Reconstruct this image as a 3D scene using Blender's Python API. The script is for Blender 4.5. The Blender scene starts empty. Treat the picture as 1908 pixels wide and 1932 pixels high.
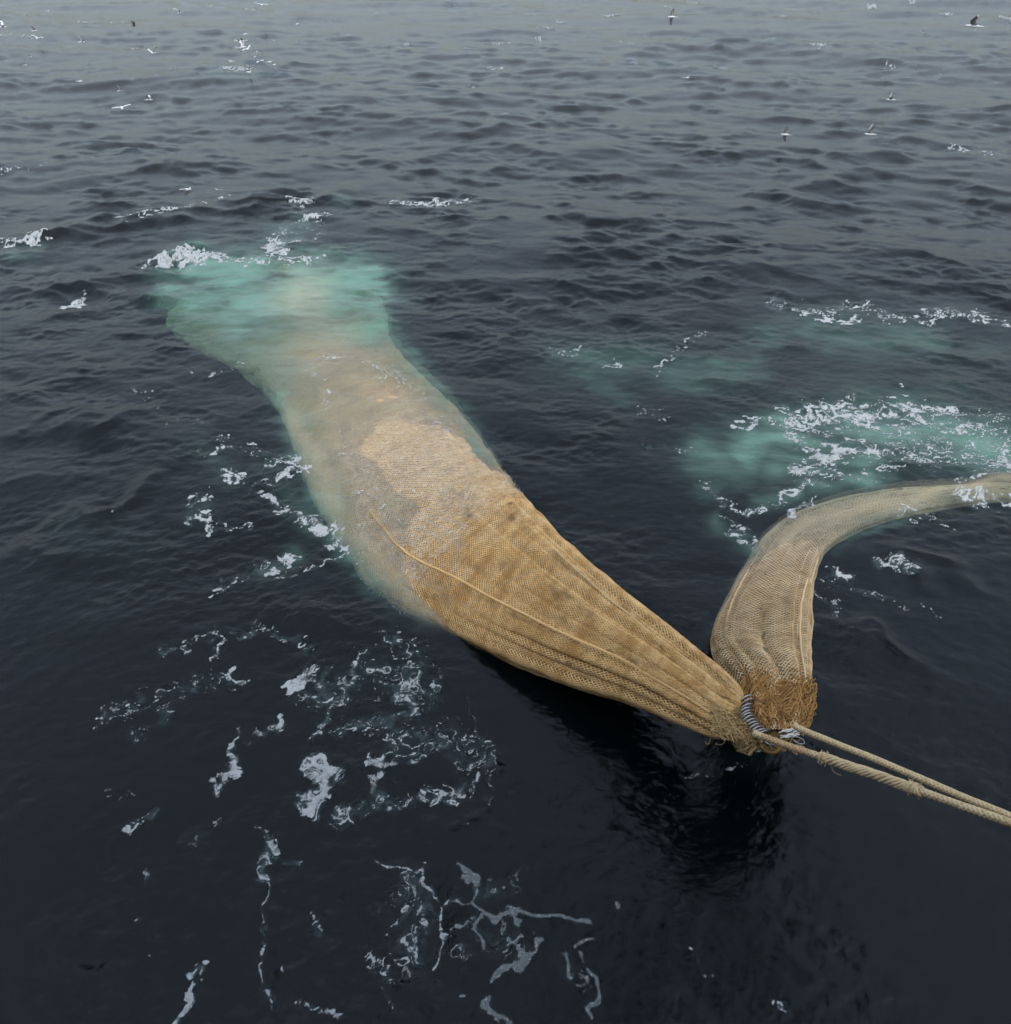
import bpy, bmesh, math, random
import numpy as np
from mathutils import Vector, Matrix
random.seed(7)
rng = np.random.default_rng(7)
sc = bpy.context.scene
C = sc.collection

# ------------------------------------------------------------------ camera
H = 10.0                      # deck rail height above the sea
PITCH = math.radians(36.5)
W_, H_, F_ = 1908.0, 1932.0, 1516.2   # survey frame of the photograph
cam_d = bpy.data.cameras.new("camera")
cam = bpy.data.objects.new("camera", cam_d); C.objects.link(cam)
cam.location = (0, 0, H)
cam.rotation_euler = (math.pi/2 - PITCH, 0, 0)
cam_d.sensor_fit = 'VERTICAL'
cam_d.angle = 2*math.atan(H_/2/F_)
cam_d.clip_start = 0.05; cam_d.clip_end = 9000
sc.camera = cam

# ------------------------------------------------------------------ light
SUN_EL, SUN_AZ = 54.0, 165.0      # azimuth measured from +Y, negative = left
world = bpy.data.worlds.new("World"); sc.world = world
world.use_nodes = True
nt = world.node_tree; nt.nodes.clear()
sky = nt.nodes.new('ShaderNodeTexSky'); sky.sky_type = 'NISHITA'; sky.sun_disc = False
sky.sun_elevation = math.radians(SUN_EL); sky.sun_rotation = math.radians(SUN_AZ)
sky.air_density = 1.0; sky.dust_density = 0.5; sky.ozone_density = 1.0
hs = nt.nodes.new('ShaderNodeHueSaturation'); hs.inputs['Saturation'].default_value = 0.50
bg = nt.nodes.new('ShaderNodeBackground'); bg.inputs['Strength'].default_value = 0.15
wo = nt.nodes.new('ShaderNodeOutputWorld')
wtc = nt.nodes.new('ShaderNodeTexCoord'); sep = nt.nodes.new('ShaderNodeSeparateXYZ')
wmr = nt.nodes.new('ShaderNodeMapRange'); wmr.inputs[1].default_value = 0.0; wmr.inputs[2].default_value = 0.75
wmr.inputs[3].default_value = 0.10; wmr.inputs[4].default_value = 1.58     # overcast: the cloud is brighter overhead than at the horizon
wsc = nt.nodes.new('ShaderNodeVectorMath'); wsc.operation = 'SCALE'
nt.links.new(wtc.outputs['Generated'], sep.inputs[0]); nt.links.new(sep.outputs[2], wmr.inputs[0]); nt.links.new(wmr.outputs[0], wsc.inputs['Scale'])
nt.links.new(sky.outputs[0], hs.inputs['Color']); nt.links.new(hs.outputs[0], wsc.inputs[0]); 
wtn = nt.nodes.new('ShaderNodeVectorMath'); wtn.operation = 'MULTIPLY'; wtn.inputs[1].default_value = (0.97, 1.0, 0.985)     # grey cloud takes the violet out of the blue
nt.links.new(wsc.outputs[0], wtn.inputs[0]); nt.links.new(wtn.outputs[0], bg.inputs['Color'])
nt.links.new(bg.outputs[0], wo.inputs['Surface'])
sd = bpy.data.lights.new("sun", 'SUN'); sd.energy = 0.6; sd.angle = math.radians(24)
sd.color = (1.0, 0.96, 0.90)
sun = bpy.data.objects.new("sun", sd); C.objects.link(sun)
az, el = math.radians(SUN_AZ), math.radians(SUN_EL)
to_sun = Vector((math.sin(az)*math.cos(el), math.cos(az)*math.cos(el), math.sin(el)))
sun.rotation_euler = to_sun.to_track_quat('Z', 'Y').to_euler()
sc.view_settings.view_transform = 'Standard'
sc.view_settings.look = 'None'
sc.view_settings.exposure = 0.82
sc.view_settings.gamma = 1
sc.render.engine = 'CYCLES'
sc.cycles.use_denoising = True
sc.cycles.max_bounces = 6
sc.cycles.transmission_bounces = 4
sc.cycles.transparent_max_bounces = 8
sc.cycles.volume_bounces = 0

# ------------------------------------------------------------------ survey helpers
SP, CP = math.sin(PITCH), math.cos(PITCH)
def ray(u, v):
    a = (u - W_/2)/F_; b = -(v - H_/2)/F_
    return np.array([a, CP + b*SP, -SP + b*CP])
def P(u, v, z=0.0):
    """Point of the line of sight at height z; under water the line is bent."""
    d = ray(u, v)
    if z >= 0:
        return np.array([0, 0, H]) + d*((H - z)/-d[2])
    p = np.array([0, 0, H]) + d*(H/-d[2])
    dn = d/np.linalg.norm(d)
    hz = dn[:2]; sh = np.linalg.norm(hz); st = sh/1.33
    tn = st/math.sqrt(1 - st*st)
    p[:2] += hz/sh*tn*(-z); p[2] = z
    return p
def PD(u, v, depth):
    return np.array([0, 0, H]) + ray(u, v)*depth
def uv_of(x, y):
    """survey coordinates of flat-sea points"""
    dpt = y*CP + H*SP
    return W_/2 + F_*x/dpt, H_/2 - F_*(y*SP - H*CP)/dpt

# ------------------------------------------------------------------ numpy noise
def make_tile(N, lo, hi, seed, power=0.0, aniso=None):
    r = np.random.default_rng(seed)
    k = np.fft.fftfreq(N)*N
    kx, ky = np.meshgrid(k, k)
    kk = np.hypot(kx, ky); kk[0, 0] = 1
    amp = np.exp(-((np.log(kk) - 0.5*(math.log(lo)+math.log(hi)))/(0.5*(math.log(hi)-math.log(lo))+.15))**4)*kk**(-1-power)
    amp[0, 0] = 0
    f = np.fft.ifft2(amp*np.exp(2j*np.pi*r.random((N, N)))).real
    return (f/f.std()).astype(np.float32)
def bil(tile, x, y):
    N = tile.shape[0]
    x = np.asarray(x)*N; y = np.asarray(y)*N
    x0 = np.floor(x).astype(np.int64); y0 = np.floor(y).astype(np.int64)
    fx = (x - x0); fy = (y - y0)
    fx = fx*fx*(3-2*fx); fy = fy*fy*(3-2*fy)
    x0 %= N; y0 %= N; x1 = (x0+1) % N; y1 = (y0+1) % N
    return (tile[y0, x0]*(1-fx)+tile[y0, x1]*fx)*(1-fy) + (tile[y1, x0]*(1-fx)+tile[y1, x1]*fx)*fy
def cub_w(t):
    return (-.5*t+t*t-.5*t**3, 1-2.5*t*t+1.5*t**3, .5*t+2*t*t-1.5*t**3, -.5*t*t+.5*t**3)
def bic(tiles, x, y):
    N = tiles[0].shape[0]
    x = x*N; y = y*N
    x0 = np.floor(x).astype(np.int64); y0 = np.floor(y).astype(np.int64)
    wx = cub_w((x-x0).astype(np.float32)); wy = cub_w((y-y0).astype(np.float32))
    out = [np.zeros(x.shape, np.float32) for _ in tiles]
    for j in range(4):
        yj = (y0+j-1) % N
        for i in range(4):
            xi = (x0+i-1) % N
            w = wx[i]*wy[j]
            for t, o in zip(tiles, out): o += t[yj, xi]*w
    return out
def sstep(a, b, x):
    t = np.clip((x-a)/(b-a), 0, 1); return t*t*(3-2*t)

T_low = make_tile(256, 2, 8, 11)
T_mid = make_tile(512, 6, 60, 12, .9)
T_cell = make_tile(512, 8, 40, 13, .8)
T_fine = make_tile(1024, 12, 200, 14, .8)

# ------------------------------------------------------------------ sea waves
WIND = math.radians(-100)          # waves run towards the ship
def wave_set(n, l0, l1, rms_slope, spread, seed, turn=0):
    r = np.random.default_rng(seed)
    lam = np.exp(r.uniform(math.log(l0), math.log(l1), n))
    k = 2*np.pi/lam
    th = WIND + turn + r.normal(0, spread, n)
    a = 1/k**(1.15 if l0 > 5 else 1.45)
    a *= rms_slope/math.sqrt((a*a*k*k/2).sum())
    return k*np.cos(th), k*np.sin(th), a, r.uniform(0, 2*np.pi, n), k
SETS = [(wave_set(34, 8, 32, .060, .38, 3), 0), (wave_set(200, .8, 4.8, .098, .55, 4, .1), 1)]
def fft_band(N, L, l0, l1, slope, seed, spread=1.0):
    r = np.random.default_rng(seed)
    k = 2*np.pi*np.fft.fftfreq(N, L/N)
    kx, ky = np.meshgrid(k, k); kk = np.hypot(kx, ky); kk[0, 0] = 1
    lam = 2*np.pi/kk
    win = ((lam > l0) & (lam < l1)).astype(float)
    cs = (kx*math.cos(WIND)+ky*math.sin(WIND))/kk
    amp = win*kk**-2.1*(0.25 + np.abs(cs)**spread)
    amp[0, 0] = 0
    ph = np.exp(2j*np.pi*r.random((N, N)))
    h = np.fft.ifft2(amp*ph)
    sx = np.fft.ifft2(1j*kx*amp*ph).real; sy = np.fft.ifft2(1j*ky*amp*ph).real
    s = slope/math.sqrt((sx**2+sy**2).mean())
    dx = np.fft.ifft2(1j*kx/kk*amp*ph).real; dy = np.fft.ifft2(1j*ky/kk*amp*ph).real
    return [(h.real*s).astype(np.float32), (dx*s).astype(np.float32), (dy*s).astype(np.float32)]
L_B, L_C = 21.3, 4.3
BAND_B = fft_band(1024, L_B, .30, 3.2, .20, 21, 2.2)
BAND_C = fft_band(512, L_C, .07, .5, .11, 22, .7)
# crests seen in the photograph: survey polyline, height, half width in metres
CRESTS = [
    ([(250,150),(330,141),(400,136),(450,137),(500,143),(545,152)], .75, 2.6),
    ([(255,500),(300,490),(350,484),(400,486),(440,492)], .42, .75),
    ([(440,492),(500,497),(560,494),(612,486)], .16, .35),
    ([(0,462),(90,447),(200,430),(300,410),(385,396),(430,380)], .32, .8),
    ([(430,386),(520,392),(600,384),(650,377),(700,384)], .34, .9),
    ([(200,330),(320,322),(420,326)], .3, .9),
    ([(120,215),(200,205),(260,206),(330,212)], .4, 1.5),
    ([(270,262),(330,252),(380,262)], .35, 1.2),
    ([(0,540),(90,532),(200,520),(260,512)], .25, .8),
    ([(20,610),(120,590),(200,580)], .2, .7),
    ([(120,715),(180,690),(230,700)], .2, .6),
    ([(20,800),(180,790),(300,780),(330,800)], .18, .6),
    ([(150,1010),(210,965),(290,900),(320,860)], .2, .5),
    ([(40,1120),(80,1040),(130,1000)], .15, .45),
    ([(980,420),(1090,405),(1200,412),(1300,430)], .25, 1.1),
    ([(1300,520),(1400,505),(1500,515),(1560,560)], .16, .7),
    ([(1550,470),(1700,480),(1800,500),(1908,520)], .26, 1.0),
    ([(1600,215),(1720,205),(1840,212)], .4, 1.6),
    ([(1400,360),(1560,350),(1700,362)], .3, 1.2),
    ([(1000,480),(1080,462),(1180,478)], .16, .8),
    ([(1540,1180),(1640,1200),(1740,1260),(1820,1300)], .10, .35),
    ([(1620,1040),(1740,1060),(1850,1100),(1908,1130)], .12, .4),
    ([(720,1630),(770,1640),(810,1670),(835,1710),(838,1760),(820,1830)], .06, .14),
    ([(880,1320),(915,1390),(940,1420),(930,1500),(900,1540),(830,1580)], .035, .09),
    ([(495,1570),(505,1640),(496,1760),(500,1900)], .05, .16),
]
def seg_dist(px, py, pts):
    d = np.full(px.shape, 1e9); 
    for (x0, y0), (x1, y1) in zip(pts[:-1], pts[1:]):
        vx, vy = x1-x0, y1-y0; L2 = vx*vx+vy*vy+1e-9
        t = np.clip(((px-x0)*vx+(py-y0)*vy)/L2, 0, 1)
        d = np.minimum(d, np.hypot(px-x0-t*vx, py-y0-t*vy))
    return d
def sea(x, y, spacing=None):
    """displacement (dx, dy, dz) of flat-sea points"""
    x = np.asarray(x, float); y = np.asarray(y, float)
    r = np.hypot(x, y)
    dx = np.zeros(x.shape); dy = np.zeros(x.shape); dz = np.zeros(x.shape)
    far = 0.20 + .80*sstep(14, 62, r)
    far2 = 0.24 + .76*sstep(14, 75, r)
    gust = 1 + .40*bil(T_low, x/150, y/110)
    for (kx, ky, a, ph, k), which in SETS:
        m = far if which == 0 else far2*np.clip(gust, .4, 1.7)
        for i in range(len(a)):
            arg = kx[i]*x + ky[i]*y + ph[i]
            s, c = np.sin(arg), np.cos(arg)
            dz += a[i]*c*m
            q = a[i]*.9*m/k[i]
            dx -= q*kx[i]*s; dy -= q*ky[i]*s
    patch = np.clip(.62 + .34*bil(T_low, x/31+.3, y/31) + .25*bil(T_low, x/9, y/9+.4), .12, 1.5)
    nearb = .34 + .66*sstep(7, 34, r)
    sp = np.zeros(x.shape) if spacing is None else spacing
    ab = np.clip(1.5 - sp/.9, .7, 1); ac = np.clip(1.2 - sp/.16, 0, 1)
    hb, bx, by = bic(BAND_B, x/L_B, y/L_B)
    m = patch*nearb*ab
    dz += hb*m; dx += bx*m*.5; dy += by*m*.5
    hc, cx_, cy_ = bic(BAND_C, (x+.3*y)/L_C, (y-.3*x)/L_C)
    m = np.clip(patch*1.3, .5, 1.35)*ac
    dz += hc*m
    for pts, h, w in CRESTS:
        wp = [tuple(P(u, v)[:2]) for u, v in pts]
        q = np.clip(w, .3, 3)
        wx = x + .3*w*bil(T_low, x/(14*q), y/(14*q)); wy = y + .45*w*bil(T_low, x/(13*q)+.5, y/(13*q))
        x0 = min(p[0] for p in wp)-4*w; x1 = max(p[0] for p in wp)+4*w
        y0 = min(p[1] for p in wp)-4*w; y1 = max(p[1] for p in wp)+4*w
        sel = (x > x0) & (x < x1) & (y > y0) & (y < y1)
        if not sel.any(): continue
        sx, sy = wx[sel], wy[sel]
        d = seg_dist(sx, sy, wp)
        # sharper towards the ship
        h = h*.75; w = w*1.1 if w > .5 else w
        g = h*np.exp(-np.abs(d/w)**1.5)
        endd = np.minimum(np.hypot(sx-wp[0][0], sy-wp[0][1]), np.hypot(sx-wp[-1][0], sy-wp[-1][1]))
        g *= sstep(0, 2.5*w, endd)*.8+.2*np.exp(-(d/w)**2)
        dz[sel] += g; dy[sel] -= .5*g
    return dx, dy, dz
def sea_z(x, y):
    return float(sea(np.array([x]), np.array([y]))[2][0])

# ------------------------------------------------------------------ material helpers
def new_mat(name):
    m = bpy.data.materials.new(name); m.use_nodes = True
    m.node_tree.nodes.clear()
    return m, m.node_tree.nodes, m.node_tree.links
def N(nodes, kind, **kw):
    n = nodes.new(kind)
    for k, v in kw.items():
        if k in ('operation', 'blend_type', 'data_type', 'attribute_name', 'noise_dimensions', 'feature', 'noise_type', 'layer_name', 'distribution'):
            setattr(n, k, v)
        else:
            n.inputs[k].default_value = v
    return n
def rgba(c): return (c[0], c[1], c[2], 1)
def simple_mat(name, col, rough=.7, var=.15, scale=8, metallic=0, bump=0.0, spec=.4):
    m, n, l = new_mat(name)
    o = n.new('ShaderNodeOutputMaterial'); b = n.new('ShaderNodeBsdfPrincipled')
    tc = n.new('ShaderNodeTexCoord')
    ns = N(n, 'ShaderNodeTexNoise', Scale=scale, Detail=5.0)
    l.new(tc.outputs['Object'], ns.inputs['Vector'])
    mp = n.new('ShaderNodeMapRange'); mp.inputs[3].default_value = 1-var; mp.inputs[4].default_value = 1+var
    mp.inputs[1].default_value = .3; mp.inputs[2].default_value = .7
    l.new(ns.outputs['Fac'], mp.inputs[0])
    mx = n.new('ShaderNodeVectorMath'); mx.operation = 'SCALE'; mx.inputs[0].default_value = col
    l.new(mp.outputs[0], mx.inputs['Scale']); l.new(mx.outputs[0], b.inputs['Base Color'])
    b.inputs['Roughness'].default_value = rough; b.inputs['Metallic'].default_value = metallic
    b.inputs['Specular IOR Level'].default_value = spec
    if bump:
        bp = n.new('ShaderNodeBump'); bp.inputs['Strength'].default_value = bump; bp.inputs['Distance'].default_value = .02
        l.new(ns.outputs['Fac'], bp.inputs['Height']); l.new(bp.outputs[0], b.inputs['Normal'])
    l.new(b.outputs[0], o.inputs['Surface'])
    return m
def mesh_obj(name, verts, faces, mat, parent=None, smooth=True, attrs=None):
    me = bpy.data.meshes.new(name)
    verts = np.asarray(verts, np.float32); faces = np.asarray(faces, np.int32)
    nv, nf, k = len(verts), len(faces), faces.shape[1]
    me.vertices.add(nv); me.vertices.foreach_set('co', verts.ravel())
    me.loops.add(nf*k); me.loops.foreach_set('vertex_index', faces.ravel())
    me.polygons.add(nf)
    me.polygons.foreach_set('loop_start', np.arange(0, nf*k, k, dtype=np.int32))
    me.polygons.foreach_set('loop_total', np.full(nf, k, np.int32))
    me.update(calc_edges=True)
    if smooth: me.polygons.foreach_set('use_smooth', np.ones(nf, bool))
    for an, av in (attrs or {}).items():
        a = me.attributes.new(an, 'FLOAT', 'POINT'); a.data.foreach_set('value', np.asarray(av, np.float32).ravel())
    me.materials.append(mat)
    o = bpy.data.objects.new(name, me); C.objects.link(o)
    if parent is not None: o.parent = parent
    return o
def tag(o, label=None, cat=None, group=None, kind=None):
    if label: o['label'] = label
    if cat: o['category'] = cat
    if group: o['group'] = group
    if kind: o['kind'] = kind
    return o
def empty(name, loc=(0, 0, 0)):
    e = bpy.data.objects.new(name, None); C.objects.link(e); e.location = loc
    e.empty_display_size = .2
    return e
def to_local(o, parent):
    """mesh built in world coordinates, parented to an empty standing elsewhere"""
    o.parent = parent; o.location = -parent.location

# ------------------------------------------------------------------ nets: shape
def catmull(arr, n):
    arr = np.asarray(arr, float); m = len(arr)
    ext = np.vstack([2*arr[0]-arr[1], arr, 2*arr[-1]-arr[-2]])
    t = np.linspace(0, m-1-1e-6, n); i = t.astype(int); f = (t-i)[:, None]
    p0, p1, p2, p3 = ext[i], ext[i+1], ext[i+2], ext[i+3]
    return .5*((2*p1)+(-p0+p2)*f+(2*p0-5*p1+4*p2-p3)*f*f+(-p0+3*p1-3*p2+p3)*f**3)
class Net:
    """tube lofted over stations (upper edge px, lower edge px, z upper, z lower, half thickness)"""
    def __init__(self, st, folds, seed, full=.85):
        R = np.array([P(a[0], a[1], a[4]) for a in st]); Lp = np.array([P(a[2], a[3], a[5]) for a in st])
        th = np.array([[a[6]] for a in st])
        allp = catmull(np.hstack([R, Lp, th]), 1200)
        cen = (allp[:, :3]+allp[:, 3:6])/2
        s = np.concatenate([[0], np.cumsum(np.linalg.norm(np.diff(cen, axis=0), axis=1))])
        self.len = s[-1]
        g = np.linspace(0, self.len, 1500)
        ip = lambda a: np.stack([np.interp(g, s, a[:, k]) for k in range(a.shape[1])], 1)
        allp = ip(allp); self.g = g
        self.c = (allp[:, :3]+allp[:, 3:6])/2
        A = (allp[:, :3]-allp[:, 3:6])/2
        T = np.gradient(self.c, axis=0); T /= np.linalg.norm(T, axis=1)[:, None]
        B = np.cross(A, T); B /= np.linalg.norm(B, axis=1)[:, None]
        B *= np.sign(B[:, 2:3]+1e-9)
        self.A = A; self.B = B*allp[:, 6:7]; self.folds = folds; self.full = full
        self.tile = make_tile(256, 3, 24, seed, .2)
    def at(self, s, ph, scale=1.0):
        f = np.clip(s/self.len, 0, 1)*(len(self.g)-1); i = np.minimum(f.astype(int), len(self.g)-2); t = (f-i)[..., None]
        c = self.c[i]*(1-t)+self.c[i+1]*t; A = self.A[i]*(1-t)+self.A[i+1]*t; B = self.B[i]*(1-t)+self.B[i+1]*t
        cs, sn = np.cos(ph), np.sin(ph)
        e = self.full
        k = scale*(1+self.folds(s, ph, self))
        x = np.sign(cs)*np.abs(cs)**1.0; y = np.sign(sn)*np.abs(sn)**e
        return c + A*(x*k)[..., None] + B*(y*k)[..., None]
    def normal(self, s, ph):
        a = self.at(s+.02, ph)-self.at(s-.02, ph); b = self.at(s, ph+.02)-self.at(s, ph-.02)
        n = np.cross(a, b); n /= np.linalg.norm(n, axis=-1)[..., None]+1e-12
        c = self.at(s, ph, 0.0)
        sg = np.sign(((self.at(s, ph)-c)*n).sum(-1)); return n*sg[..., None]

def main_folds(s, ph, net):
    near = np.exp(-s/3.8)                       # pleats running into the lashing
    d = lambda a, w: np.exp(-((ph-a)/w)**2)
    val = lambda k, o: (1-np.abs(np.sin(k*.5*ph+o)))**3          # sharp valleys between rounded pleats
    f = -.24*val(9, .3+.05*s)*near - .22*val(17, .8)*np.exp(-s/2.4) - .07*val(13, 1.4-.04*s)*np.exp(-s/4.5)
    f = f - .11*1.7*d(math.radians(138)+.02*s, .10)*np.exp(-((s-1.6)/2.6)**2)
    f = f - .17*d(math.radians(50)-.03*s, .10)*np.exp(-((s-1.2)/2.2)**2)
    f = f + .06*d(math.radians(112)+.03*s, .07)*np.exp(-((s-2.5)/3.4)**2)
    f = f - .05*d(math.radians(160), .08)*np.exp(-((s-2.5)/2.0)**2)
    return f + .008*bil(net.tile, s/9, ph/(2*math.pi)*1.0+.2) + .008*sstep(5, 7.5, s)*bil(T_cell, s/14, ph/3.5)
def side_folds(s, ph, net):
    near = np.exp(-((s-1.6)/2.2)**2)
    d = lambda a, w: np.exp(-((ph-a)/w)**2)
    val = lambda k, o: (1-np.abs(np.sin(k*.5*ph+o)))**3
    f = -.16*val(7, .9+.12*s)*near - .12*val(15, .4+.2*s)*np.exp(-s/2.2) - .10*val(9, .2-.06*s)
    f = f - .16*d(math.radians(75)+.05*s, .16)*near + .06*d(math.radians(125), .12)*near
    return f + .012*bil(net.tile, s/9, ph/(2*math.pi))
# upper u,v ; lower u,v ; z upper, z lower ; half thickness
MAIN = [
    (1402,1322, 1388,1380, 1.62, 1.42, .17),
    (1392,1294, 1352,1392, 1.64, 1.34, .22),
    (1350,1256, 1290,1368, 1.48, 1.15, .30),
    (1278,1200, 1185,1324, 1.22, .84, .39),
    (1182,1124, 1060,1285, .93, .52, .46),
    (1090,1046, 945,1238, .58, .20, .52),
    (1012,968,  830,1176, .14, -.20, .50),
    (952,892,   698,1090, -.22, -.50, .46),
    (905,822,   606,950, -.41, -.61, .55),
    (852,750,   566,862, -.56, -.72, .55),
    (792,690,   540,787, -.74, -.90, .58),
    (748,640,   505,715, -.86, -1.06, .76),
    (728,595,   440,655, -1.05, -1.25, .45),
    (722,550,   350,600, -1.25, -1.5, .40),
    (700,505,   300,548, -1.5, -1.9, .35),
    (640,470,   320,500, -1.9, -2.3, .30),
]
SIDE = [
    (1512,1392, 1424,1392, 1.42, 1.42, .16),
    (1529,1345, 1402,1352, 1.40, 1.40, .26),
    (1531,1290, 1384,1300, 1.20, 1.05, .36),
    (1531,1232, 1345,1238, .90, .25, .36),
    (1532,1172, 1352,1178, .58, -.12, .32),
    (1533,1112, 1380,1116, .20, -.22, .27),
    (1548,1052, 1410,1060, -.08, -.28, .25),
    (1582,1012, 1442,1008, -.25, -.32, .22),
    (1640,982,  1500,962, -.34, -.34, .20),
    (1705,960,  1592,930, -.40, -.38, .18),
    (1775,945,  1682,914, -.42, -.40, .16),
    (1850,934,  1790,906, -.44, -.42, .14),
    (1915,930,  1905,903, -.40, -.36, .14),
    (2010,934,  2005,908, -.9, -.9, .14),
]
net_main = Net(MAIN, main_folds, 31)
net_side = Net(SIDE, side_folds, 32)

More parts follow.
